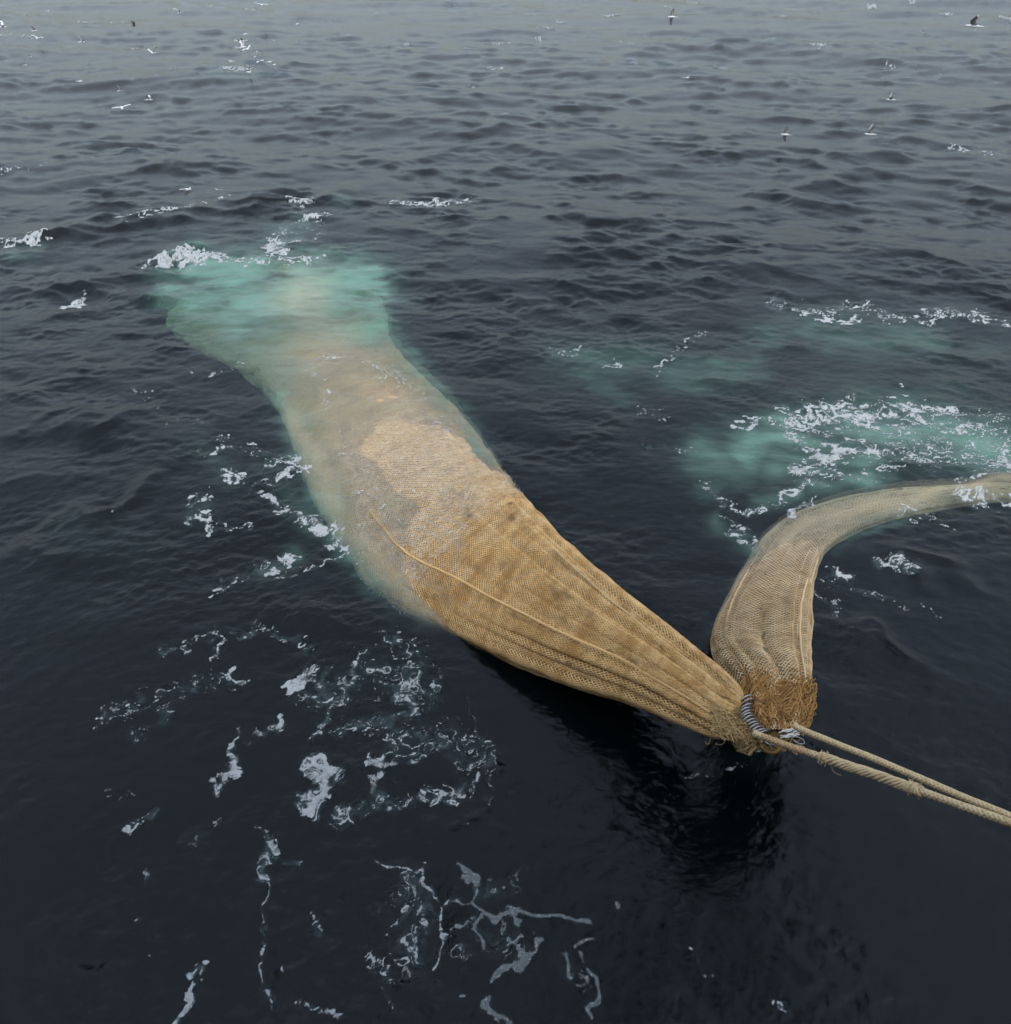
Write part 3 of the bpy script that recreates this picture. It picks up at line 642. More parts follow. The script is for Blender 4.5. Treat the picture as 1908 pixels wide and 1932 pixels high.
def strands(net, n_around, pitch, wid, name, mat, parent, seed, s0=0.0, s1=None, hgt=1.0, pale0=5.6, wet=.20):
    s1 = s1 or net.len
    J = int((s1-s0)/pitch)
    j = np.arange(J+1)[:, None]; i = np.arange(n_around)[None, :]
    ph = (i + .5*(j % 2))*2*math.pi/n_around + 0*j
    s = s0 + j*pitch + 0*i
    r = np.random.default_rng(seed)
    ph = ph + r.normal(0, .05, ph.shape)*2*math.pi/n_around
    s = s + r.normal(0, .05, s.shape)*pitch
    s = s + .35*pitch*np.sin(ph*3)  # rows drift round the bag
    pts = net.at(s, ph); nrm = net.normal(s, ph)
    sag = .006*r.random(pts.shape[:2])
    pts = pts + nrm*(.012+sag)[..., None]
    stn = np.clip(.26*bil(T_mid, s/26+.1, ph/5) - .06 + .07*bil(T_low, s/9, ph/4), 0, .4)*np.clip(.9+.5*bil(T_fine, s/11, ph/5), .2, 2) + np.clip(1.2*bil(T_fine, s/14, ph/5) - 2.7, 0, .8)
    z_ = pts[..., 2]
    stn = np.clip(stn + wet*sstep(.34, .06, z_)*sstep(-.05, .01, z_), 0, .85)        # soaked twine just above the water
    sh = .5 + .22*bil(net.tile, s/3.0, ph/(2*math.pi)+.5) + .07*bil(T_fine, s/2, ph/2)
    V_, F_l, SH, ST, PL = [], [], [], [], []
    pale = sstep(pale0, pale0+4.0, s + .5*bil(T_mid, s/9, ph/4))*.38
    base = 0
    for sgn in (0, 1):
        jj = np.arange(J)[:, None]
        a = pts[:-1]; na = nrm[:-1]
        k2 = np.where(jj % 2 == 0, i - (1-sgn), i + sgn) % n_around
        b = np.take_along_axis(pts[1:], np.broadcast_to(k2[..., None], a.shape).astype(int), 1)
        shade = sh[:-1] + r.normal(0, .16, a.shape[:2])
        d = b - a; L = np.linalg.norm(d, axis=-1, keepdims=True); d = d/(L+1e-9)
        side = np.cross(d, na); side /= np.linalg.norm(side, axis=-1, keepdims=True)+1e-9
        w = wid*(.85+.3*r.random(a.shape[:2]))[..., None]
        lift = (.5+.5*sgn)*wid*.5
        vs = [a-side*w+na*(lift-.3*w), a+na*(lift+w*hgt), a+side*w+na*(lift-.3*w), b-side*w+na*(lift-.3*w), b+na*(lift+w*hgt), b+side*w+na*(lift-.3*w)]
        vs = np.stack(vs, 2).reshape(-1, 6, 3); M = len(vs)
        V_.append(vs.reshape(-1, 3))
        f = np.array([[0, 1, 4, 3], [1, 2, 5, 4]])[None] + (base+np.arange(M)*6)[:, None, None]
        F_l.append(f.reshape(-1, 4)); base += M*6
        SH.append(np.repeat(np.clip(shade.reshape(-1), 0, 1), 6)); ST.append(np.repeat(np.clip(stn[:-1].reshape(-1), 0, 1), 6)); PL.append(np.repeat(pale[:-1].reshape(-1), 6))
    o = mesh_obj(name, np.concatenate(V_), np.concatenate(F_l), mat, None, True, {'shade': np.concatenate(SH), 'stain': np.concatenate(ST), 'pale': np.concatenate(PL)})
    to_local(o, parent); return o
def shell(net, scale, name, mat, parent, s0=0, s1=None, ns=260, nph=120, lump=.0):
    s1 = s1 or net.len
    s, ph = np.meshgrid(np.linspace(s0, s1, ns), np.linspace(0, 2*math.pi, nph, endpoint=False), indexing='ij')
    p = net.at(s, ph, scale) + net.normal(s, ph)*(lump*bil(T_mid, s/5, ph/2))[..., None]
    idx = np.arange(ns*nph).reshape(ns, nph)
    f = np.stack([idx[:-1], np.roll(idx[:-1], -1, 1), np.roll(idx[1:], -1, 1), idx[1:]], -1).reshape(-1, 4)
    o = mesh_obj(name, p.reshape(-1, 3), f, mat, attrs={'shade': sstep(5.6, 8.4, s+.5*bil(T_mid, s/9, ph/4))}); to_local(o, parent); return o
def lining_mat():
    m, n, l = new_mat("bag_lining")
    o = n.new('ShaderNodeOutputMaterial'); b = n.new('ShaderNodeBsdfPrincipled'); tc = n.new('ShaderNodeTexCoord')
    ns = N(n, 'ShaderNodeTexNoise', Scale=5.0, Detail=6.0, Roughness=.7); l.new(tc.outputs['Object'], ns.inputs['Vector'])
    r = n.new('ShaderNodeValToRGB'); r.color_ramp.elements[0].position = .35; r.color_ramp.elements[0].color = rgba((.14, .09, .045)); r.color_ramp.elements[1].position = .65; r.color_ramp.elements[1].color = rgba((.34, .24, .13))
    l.new(ns.outputs['Fac'], r.inputs[0]); l.new(r.outputs[0], b.inputs['Base Color']); b.inputs['Roughness'].default_value = .85
    l.new(b.outputs[0], o.inputs['Surface']); return m
def catch_mat():
    m, n, l = new_mat("fish_catch")
    o = n.new('ShaderNodeOutputMaterial'); b = n.new('ShaderNodeBsdfPrincipled'); tc = n.new('ShaderNodeTexCoord')
    ns = N(n, 'ShaderNodeTexNoise', Scale=13.0, Detail=6.0, Roughness=.75, Distortion=1.0); l.new(tc.outputs['Object'], ns.inputs['Vector'])
    def ramp(c0, c1, a, b_):
        r = n.new('ShaderNodeValToRGB'); e = r.color_ramp.elements; e[0].position = a; e[0].color = rgba(c0); e[1].position = b_; e[1].color = rgba(c1)
        l.new(ns.outputs['Fac'], r.inputs[0]); return r
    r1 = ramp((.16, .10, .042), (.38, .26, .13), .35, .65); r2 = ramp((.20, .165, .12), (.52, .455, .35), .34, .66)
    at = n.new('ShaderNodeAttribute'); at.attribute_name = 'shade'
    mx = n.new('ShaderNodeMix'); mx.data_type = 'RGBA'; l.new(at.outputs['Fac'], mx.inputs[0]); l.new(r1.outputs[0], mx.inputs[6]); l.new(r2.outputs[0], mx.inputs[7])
    l.new(mx.outputs[2], b.inputs['Base Color']); b.inputs['Roughness'].default_value = .8; b.inputs['Specular IOR Level'].default_value = .15
    bp = n.new('ShaderNodeBump'); bp.inputs['Strength'].default_value = .7; bp.inputs['Distance'].default_value = .03
    l.new(ns.outputs['Fac'], bp.inputs['Height']); l.new(bp.outputs[0], b.inputs['Normal'])
    l.new(b.outputs[0], o.inputs['Surface']); return m
M_lin, M_catch = lining_mat(), catch_mat()

# ---- big codend bag
kn = P(1412, 1365, 1.45)
bag = empty("trawl_net", kn)
tag(bag, "swollen tan trawl net bag sloping from the lashed knot into teal water", "fishing net")
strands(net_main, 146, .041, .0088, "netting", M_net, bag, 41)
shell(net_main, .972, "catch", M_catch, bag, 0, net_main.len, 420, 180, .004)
# fish pressed against the meshes
def fish(net, n, s0, s1, seed, parent):
    r = np.random.default_rng(seed)
    s = r.uniform(s0, s1, n); s = s0+(s-s0)*1.0
    ph = r.uniform(-.1, math.pi+.1, n)
    c = net.at(s, ph, 1.0); nr = net.normal(s, ph)
    t = net.at(s+.05, ph)-net.at(s-.05, ph); t /= np.linalg.norm(t, axis=1)[:, None]
    b = np.cross(nr, t); an = r.normal(1.1, .7, n)[:, None]
    d = t*np.cos(an)+b*np.sin(an) + nr*r.normal(0, .12, n)[:, None]; d /= np.linalg.norm(d, axis=1)[:, None]
    sd_ = np.cross(d, nr); sd_ /= np.linalg.norm(sd_, axis=1)[:, None]
    L = r.uniform(.12, .24, n)[:, None]; w = L*.075
    vs = np.stack([c-d*L/2, c-d*L*.15+sd_*w, c-d*L*.15+nr*w*.9, c-d*L*.15-sd_*w, c+d*L*.36, c+d*L*.52+sd_*w*.9, c+d*L*.52-sd_*w*.9], 1)
    f = np.array([[0, 1, 2], [0, 2, 3], [1, 4, 2], [2, 4, 3], [4, 5, 6]])[None] + (np.arange(n)*7)[:, None, None]
    o = mesh_obj("fish", vs.reshape(-1, 3), f.reshape(-1, 3), M_fish, None, False, {'shade': np.repeat(r.random(n), 7), 'stain': np.zeros(n*7)})
    o['kind'] = 'stuff'; to_local(o, parent); return o
M_fish = twine_material("silver_fish", (.36, .33, .28), (.74, .70, .62), (.2, .2, .2), .75)
fish(net_main, 13000, 7.0, min(net_main.len, 13.0), 5, bag)

def tube(path, rad, ns=6, close=False):
    path = np.asarray(path, float); n = len(path)
    rad = np.full(n, rad) if np.isscalar(rad) else np.asarray(rad)
    T = np.gradient(path, axis=0)
    if close: T = np.roll(path, -1, 0)-np.roll(path, 1, 0)
    T /= np.linalg.norm(T, axis=1)[:, None]+1e-9
    up = np.tile(np.array([0.13, .21, .97]), (n, 1)); A = np.cross(T, up); A /= np.linalg.norm(A, axis=1)[:, None]+1e-9; B = np.cross(T, A)
    a = np.linspace(0, 2*math.pi, ns, endpoint=False)
    v = path[:, None]+(A[:, None]*np.cos(a)[None, :, None]+B[:, None]*np.sin(a)[None, :, None])*rad[:, None, None]
    idx = np.arange(n*ns).reshape(n, ns)
    nx = np.roll(idx, -1, 0) if close else idx[1:]
    cu = idx if close else idx[:-1]
    f = np.stack([cu, np.roll(cu, -1, 1), np.roll(nx, -1, 1), nx], -1).reshape(-1, 4)
    return v.reshape(-1, 3), f
class Acc:
    def __init__(s): s.v = []; s.f = []; s.n = 0; s.sh = []; s.st = []
    def add(s, vf, shade=.5, stain=0.0):
        v, f = vf; s.v.append(v); s.f.append(f+s.n); s.n += len(v)
        s.sh.append(np.broadcast_to(np.asarray(shade, float), (len(v),))); s.st.append(np.broadcast_to(np.asarray(stain, float), (len(v),)))
    def build(s, name, mat, parent=None, smooth=True):
        o = mesh_obj(name, np.concatenate(s.v), np.concatenate(s.f), mat, None, smooth, {'shade': np.clip(np.concatenate(s.sh), 0, 1), 'stain': np.clip(np.concatenate(s.st), 0, 1)})
        if parent is not None: to_local(o, parent)
        return o
# seam ropes laced along the bag
def seam(net, s0, s1, phf, rad, name, mat, parent, fray=0, seed=1, n=260):
    r = np.random.default_rng(seed); acc = Acc()
    s = np.linspace(s0, s1, n); ph = np.array([phf(x) for x in s])
    p = net.at(s, ph)+net.normal(s, ph)*(.012+rad*.6)
    for k in range(3):
        th = s*38+k*2.094
        nr = net.normal(s, ph); t = np.gradient(p, axis=0); t /= np.linalg.norm(t, axis=1)[:, None]; b = np.cross(nr, t)
        acc.add(tube(p+(nr*np.cos(th)[:, None]+b*np.sin(th)[:, None])*rad*.5, rad*.62*(1+.15*r.random(n)), 5), .75+.2*r.random())
    nr = net.normal(s, ph); t = np.gradient(p, axis=0); t /= np.linalg.norm(t, axis=1)[:, None]; b = np.cross(nr, t)
    for _ in range(fray):
        i = int(r.random()**.8*(n-1)); d = nr[i]*r.uniform(.1, .8)+b[i]*r.normal(0, .9)+t[i]*r.normal(0, .9); d /= np.linalg.norm(d)
        L = r.uniform(.02, .07); acc.add(tube(np.array([p[i], p[i]+d*L*.6, p[i]+d*L+nr[i]*r.normal(0, .01)]), [.005, .004, .002], 3), .6+.4*r.random())
    return acc.build(name, mat, parent)
seam(net_main, .25, 9.4, lambda s: math.radians(112)+.030*s, .022, "seam_rope", M_net, bag, 700, 3, 340)
seam(net_main, .5, 4.6, lambda s: math.radians(62)-.045*s, .011, "seam_rope", M_net2, bag, 60, 4)
seam(net_main, .4, 4.0, lambda s: math.radians(150)+.02*s, .012, "seam_rope", M_net, bag, 60, 6)

# ---- second, emptier net length on the right
kn2 = P(1465, 1395, 1.4)
wing = empty("trawl_net", kn2)
tag(wing, "slack pale netting tube curving from the frayed knot to the right edge", "fishing net")
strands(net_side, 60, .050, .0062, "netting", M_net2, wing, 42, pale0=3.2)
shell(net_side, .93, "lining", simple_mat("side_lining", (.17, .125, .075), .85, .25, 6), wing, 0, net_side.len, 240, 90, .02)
seam(net_side, .7, 6.5, lambda s: math.radians(132)+.01*s, .013, "seam_rope", M_net2, wing, 30, 7)
seam(net_side, .9, 5.0, lambda s: math.radians(28), .013, "seam_rope", M_net2, wing, 40, 8)
# creases
# frayed mass of orange twine over the gathered end
def tuft(name, mat, parent, roots, n, seed, r0=.0042):
    r = np.random.default_rng(seed); acc = Acc()
    for _ in range(n):
        a, b_, sp = roots(r)
        mid = (a+b_)/2 + r.normal(0, sp, 3)
        t = np.linspace(0, 1, 6)[:, None]
        p = a*(1-t)**2+2*mid*t*(1-t)+b_*t*t + r.normal(0, .004, (6, 3))
        acc.add(tube(p, r0*r.uniform(.8, 1.5), 4), r.beta(2, 2), max(0, r.normal(-.3, .5)))
    return acc.build(name, mat, parent)
def roots_fray(r):
    # strands lie over the gathered end of the side net, sweeping away from the lashing
    ph = r.uniform(-.15, math.pi+.1)
    top = .62+.28*math.sin(ph*3.1+.5)+.12*math.sin(ph*9)
    s = r.uniform(.02, max(.25, top)); L = r.uniform(.10, .38)
    lift = r.uniform(0, .14)*(1-.5*s)
    a = net_side.at(np.array([s]), np.array([ph]), 1.0+lift)[0]
    pa = ph + r.normal(-.30, .45)
    b = net_side.at(np.array([min(1.15, s+L*r.choice([1, 1, .3]))]), np.array([pa]), 1.02+r.uniform(0, .14))[0]
    return a, b, .045
tuft("frayed_end", M_tuft, wing, roots_fray, 1700, 9, .0065)
def roots_lip(r):
    # tight brown bundle facing the bag
    u = r.uniform(1398, 1470); v = r.uniform(1275, 1330)
    a = P(u, v, 1.35+r.uniform(0, .15)); b = P(u+r.uniform(-25, 10), v+r.uniform(15, 55), 1.55+r.uniform(-.1, .12))
    return a, b, .03
tuft("frayed_end", M_tuft, wing, roots_lip, 500, 10)
def roots_pale(r):
    c = P(1500+r.uniform(-8, 14), 1380+r.uniform(-8, 8), 1.66)
    return c, c+np.array([-.16, -.02, -.03])*r.uniform(.5, 1.1)+r.normal(0, .012, 3), .006
tuft("white_lashing", M_white, wing, roots_pale, 16, 12, .007)

# ---- straw coloured ends behind the rings
def roots_straw(r):
    t = r.random(); a = P(1393+34*t, 1335+62*t, 1.72)+r.normal(0, .02, 3)
    an = r.uniform(math.radians(160), math.radians(262)); L = r.uniform(14, 44)
    b = P(1393+34*t+math.cos(an)*L*.9, 1335+62*t-math.sin(an)*L*.75, 1.50+r.normal(0, .07))
    return a, b, .03
def roots_straw2(r):
    u = r.uniform(1340, 1400); a = P(u, 1340+.2*(u-1340)+r.uniform(-20, 42), 1.66); 
    b = P(u+r.uniform(15, 45), 1352+.35*(u-1340)+r.uniform(-12, 44), 1.60+r.normal(0, .05)); return a, b, .03
tuft("gathered_end", M_straw, bag, roots_straw, 900, 13, .0045)
tuft("gathered_end", M_straw, bag, roots_straw2, 500, 14, .0045)
def roots_under(r):
    a = P(1400+r.uniform(0, 95), 1375+r.uniform(-10, 22), 1.45+r.normal(0, .05)); b = P(1385+r.uniform(0, 100), 1398+r.uniform(-5, 22), 1.32+r.normal(0, .06)); return a, b, .04
tuft("gathered_end", M_straw, bag, roots_under, 420, 15, .0045)
# gathered knot body so nothing shows through
def blob(name, mat, parent, c, rx, seed):
    bm = bmesh.new(); bmesh.ops.create_icosphere(bm, subdivisions=4, radius=1)
    for v in bm.verts:
        k = 1+.16*math.sin(9*v.co.x+seed)*math.sin(8*v.co.y)+.08*math.sin(21*v.co.z)
        v.co = Vector((v.co.x*rx[0]*k, v.co.y*rx[1]*k, v.co.z*rx[2]*k)) + Vector(c)
    me = bpy.data.meshes.new(name); bm.to_mesh(me); bm.free(); me.materials.append(mat)
    for p in me.polygons: p.use_smooth = True
    o = bpy.data.objects.new(name, me); C.objects.link(o); to_local(o, parent); return o
blob("knot", simple_mat("knot_twine", (.16, .085, .035), .95, .4, 30, bump=.6), bag, P(1412, 1368, 1.48), (.20, .20, .17), 1)

# ---- steel rings along the lashing
ring_pts = [(1397,1325),(1399,1331),(1396,1340),(1393,1347),(1395,1353),(1397,1359),(1400,1364),(1403,1369),(1407,1374),(1411,1379),(1415,1384),(1420,1388),(1425,1392)]
ring_mesh = None
axis_dir = (P(1430, 1396, 1.76)-P(1394, 1340, 1.76)); axis_dir /= np.linalg.norm(axis_dir)
for k, (u, v) in enumerate(ring_pts):
    if ring_mesh is None:
        a = np.linspace(0, 2*math.pi, 40, endpoint=False)
        ring_v, ring_f = tube(np.stack([.098*np.cos(a), .098*np.sin(a), 0*a], 1), .0105, 8, True)
        o = mesh_obj("ring", ring_v, ring_f, M_steel); ring_mesh = o.data
    else:
        o = bpy.data.objects.new("ring", ring_mesh); C.objects.link(o)
    c = P(u+12, v-2, 1.68)
    o.parent = bag; o.location = Vector(c)-bag.location
    tilt = Vector(axis_dir)*(.9) + Vector((random.uniform(-.1, .1), random.uniform(-.1, .1), random.uniform(-.10, .10))) + Vector((.25, -.15, .1))
    o.rotation_euler = tilt.to_track_quat('Z', 'Y').to_euler(); o.scale = (1, 1, 1)
for (u, v, ax, sc_) in [(1450, 1402, (.5, .6, .5), .85), (1507, 1397, (.2, .3, 1), .75)]:
    o = bpy.data.objects.new("ring", ring_mesh); C.objects.link(o); o.parent = bag if u < 1500 else wing
    o.location = Vector(P(u, v, 1.62))-o.parent.location; o.rotation_euler = Vector(ax).to_track_quat('Z', 'Y').to_euler(); o.scale = (sc_, sc_, sc_)

# ---- hauling ropes
def plait(path, rad, strands_=8, lay=.16, seed=1, swell=None):
    path = np.asarray(path); n0 = len(path)
    p = catmull(path, 700)
    seg = np.concatenate([[0], np.cumsum(np.linalg.norm(np.diff(p, axis=0), axis=1))]); L = seg[-1]
    n = int(L/.011); s = np.linspace(0, L, n); p = np.stack([np.interp(s, seg, p[:, k]) for k in range(3)], 1)
    T = np.gradient(p, axis=0); T /= np.linalg.norm(T, axis=1)[:, None]
    A = np.cross(T, [0, 0, 1.]); A /= np.linalg.norm(A, axis=1)[:, None]; B = np.cross(A, T)
    r = np.random.default_rng(seed); acc = Acc()
    R = np.full(n, rad)*(1+.03*np.sin(s*9+seed)); 
    if swell is not None: R = R*swell(s/L)
    stain = np.clip(.8*bil(T_mid, s/16+seed*.1, 0*s+.3)-.9, 0, .5)
    for k in range(strands_):
        sg = 1 if k % 2 == 0 else -1
        th = sg*2*math.pi*s/lay + (k//2)*2*math.pi/(strands_/2) + (.4 if sg < 0 else 0)
        over = 1+.10*sg*np.sin(2*(strands_/2)*math.pi*s/lay)
        q = p+(A*np.cos(th)[:, None]+B*np.sin(th)[:, None])*(R*.66*over)[:, None] + r.normal(0, .0008, (n, 3))
        v, f = tube(q, R*.46, 6)
        acc.add((v, f), np.repeat(.55+.18*r.standard_normal()*.6+.12*bil(T_fine, s/3+k*.1, 0*s), 6), np.repeat(stain, 6))
    acc.add(tube(p, R*.6, 6), .3)
    for _ in range(int(n*.10)):
        i = r.integers(0, n); an = r.random()*6.28; d = A[i]*math.cos(an)+B[i]*math.sin(an)+T[i]*r.normal(0, .8); d /= np.linalg.norm(d)
        st = p[i]+(A[i]*math.cos(an)+B[i]*math.sin(an))*R[i]*.95; LL = r.uniform(.01, .035)
        acc.add(tube(np.array([st, st+d*LL*.6, st+d*LL+r.normal(0, .006, 3)]), [.0022, .0018, .001], 3), .8)
    return acc, p, A, B, T, R
# rope nearer to the camera, carrying a spliced length
lowP = [(1424,1384,10.10),(1440,1390,9.95),(1500,1412,9.65),(1556,1430,9.35),(1650,1462,8.85),(1735,1492,8.4),(1830,1526,7.95),(1908,1553,7.62),(2010,1590,7.2),(2200,1660,6.4)]
upP = [(1498,1368,9.95),(1516,1378,9.85),(1580,1404,9.5),(1650,1432,9.12),(1730,1466,8.68),(1820,1505,8.22),(1908,1541,7.8),(2010,1582,7.3),(2200,1656,6.5)]
low_w = np.array([PD(*q) for q in lowP]); up_w = np.array([PD(*q) for q in upP])
def sw(t):
    return 1+.28*(sstep(.17, .19, t)-sstep(.46, .50, t))
acc, p, A, B, T, R = plait(low_w, .038, 8, .20, 2, None)
r1 = empty("hauling_rope", tuple(low_w[0]))
tag(r1, "thick spliced hauling rope with two knotted swellings, the lower of the pair", "rope", "hauling ropes on the net")
acc.build("rope", M_rope, r1)
# splice sleeve: a second rope wound round the first
i0 = int(np.argmin(np.linalg.norm(p-PD(1556,1430,9.35), axis=1))); i1 = int(np.argmin(np.linalg.norm(p-PD(1742,1494,8.38), axis=1)))
seg = p[i0:i1]; ac2 = Acc(); r = np.random.default_rng(3)
ss = np.arange(len(seg))*.011
for k in range(7):
    th = 2*math.pi*ss/.42 + k*2*math.pi/7 + .3*np.sin(ss*5+k)
    q = seg + (A[i0:i1]*np.cos(th)[:, None]+B[i0:i1]*np.sin(th)[:, None])*(.043+.003*np.sin(ss*23+k))[:, None]
    ac2.add(tube(q, .0165*(1+.15*np.sin(ss*60+k*2)), 6), .55+.25*r.random(), .25*(k == 3))
ac2.build("splice", M_rope, r1)
def wrap(ic, m, turns, rad, big):
    ac = Acc(); rr = np.random.default_rng(int(m*10)+ic)
    for k in range(turns):
        i = ic+int((k-turns/2)*m); i = max(1, min(len(p)-2, i))
        a = np.linspace(0, 2*math.pi, 22, endpoint=False); tilt = rr.normal(0, .35); Rr = big*(1-.25*abs(k-turns/2)/(turns/2))*rr.uniform(.9, 1.08)
        q = p[i]+A[i]*(np.cos(a)*Rr)[:, None]+B[i]*(np.sin(a)*Rr)[:, None]+T[i]*(np.sin(a+rr.random()*6)*Rr*tilt)[:, None]
        ac.add(tube(q, rad*rr.uniform(.85, 1.2), 6, True), .4+.4*rr.random(), max(0, rr.normal(.1, .2)))
    for _ in range(26):
        i = ic+rr.integers(-5, 6); an = rr.random()*6.28; d = A[i]*math.cos(an)+B[i]*math.sin(an)+T[i]*rr.normal(0, .6)
        st = p[i]+(A[i]*math.cos(an)+B[i]*math.sin(an))*big; ac.add(tube(np.array([st, st+d*.02, st+d*.035+rr.normal(0, .008, 3)]), [.005, .004, .002], 4), .8)
    return ac
wrap(i0, 1.6, 7, .016, .052).build("knot", M_rope, r1)
wrap(i1-8, 1.8, 9, .016, .055).build("knot", M_rope, r1)
tl = Acc(); q = PD(1568,1444,9.3); tl.add(tube(np.array([q, q+np.array([.04,-.01,-.09]), q+np.array([.10,0,-.16]), q+np.array([.17,0,-.19])]), [.007,.006,.0045,.003], 5), .8)
tl.build("loose_end", M_rope, r1)
acc, *_ = plait(up_w, .0355, 8, .19, 5)
r2 = empty("hauling_rope", tuple(up_w[0]))
tag(r2, "slimmer plain hauling rope without knots, the upper of the pair", "rope", "hauling ropes on the net")
acc.build("rope", M_rope, r2)
# rusty loop and slack twine ends under the rings
lp = Acc(); pts = [P(1425,1396,1.62),P(1432,1405,1.6),P(1444,1417,1.55),P(1462,1420,1.52),P(1474,1408,1.55),P(1478,1394,1.58)]
lp.add(tube(catmull(pts, 40), .021*(1+.1*np.sin(np.arange(40)*1.7)), 8), .35, .5)
lp.add(tube(catmull([P(1420,1382,1.66),P(1428,1392,1.68),P(1434,1404,1.66)], 20), .032, 8), .35, .5); lp.build("rope_loop", M_tuft, bag)
for (u, v, du, dv) in [(1488,1402,16,22),(1500,1396,18,14),(1368,1400,-18,4),(1380,1402,30,22),(1527,1308,14,6),(1340,1392,-6,12)]:
    lp = Acc(); a = P(u, v, 1.5); b = P(u+du, v+dv, 1.4)
    lp.add(tube(catmull([a, (a+b)/2+np.array([.02,0,-.03]), b, (a+b)/2+np.array([-.04,0,-.01])], 14), .005, 4), .8)
    lp.build("loose_twine", M_straw, bag if u < 1500 else wing)

# ------------------------------------------------------------------ the trawler the picture is taken from
def ship():
    e = empty("trawler", (0, -6, 0))
    tag(e, "dark blue trawler stern whose rail the view looks out from", "ship")
    M_h = simple_mat("hull_paint", (.02, .035, .06), .5, .2, 1.5); M_d = simple_mat("grey_paint", (.10, .11, .12), .5, .1, 1)
    # hull: stations along x, transom side facing the net
    xs = np.linspace(-26, 16, 22); V_, Fc = [], []
    for x in xs:
        bow = 1 - .75*max(0, (-x-14)/12)**2
        for (y, z) in [(-.3, 9.0), (-.4, 6.5), (-.7, 3), (-1.2, .5), (-2.2, -2.2), (-6, -3.4), (-10.4, -2.2), (-11.7, .5), (-12.3, 3), (-12.9, 6.5), (-13, 9.0)]:
            V_.append((x, -6+(y+6)*bow, z))
    k = 11
    for i in range(len(xs)-1):
        for j in range(k-1):
            a = i*k+j; Fc.append((a, a+1, a+k+1, a+k))
        Fc.append((i*k+k-1, i*k, (i+1)*k, (i+1)*k+k-1))
    o = mesh_obj("hull", V_, Fc, M_h, None, False); to_local(o, e)
    def box(name, mat, x0, x1, y0, y1, z0, z1):
        bm = bmesh.new(); bmesh.ops.create_cube(bm, size=1)
        for v in bm.verts: v.co = Vector(((x0+x1)/2+v.co.x*(x1-x0), (y0+y1)/2+v.co.y*(y1-y0), (z0+z1)/2+v.co.z*(z1-z0)))
        bmesh.ops.bevel(bm, geom=bm.edges[:], offset=.12, segments=2, affect='EDGES')
        me = bpy.data.meshes.new(name); bm.to_mesh(me); bm.free(); me.materials.append(mat)
        o = bpy.data.objects.new(name, me); C.objects.link(o); to_local(o, e)
    bc = np.array([[3.0,-3,9.2],[3.4,0,11.0],[4.6,7,14.2],[6.0,15,17.0]])   # unseen spar, added so the near water mirrors a dark band
    v, f = tube(catmull(bc, 24), np.linspace(1.7, 1.2, 24), 6); o = mesh_obj("added_boom", v, f, M_h, None, False); to_local(o, e)
    box("deckhouse", M_d, -18, 10, -10.5, -2.2, 9.1, 14.5); box("wheelhouse", M_d, -12, 2, -9.5, -3.2, 14.6, 18)
ship()

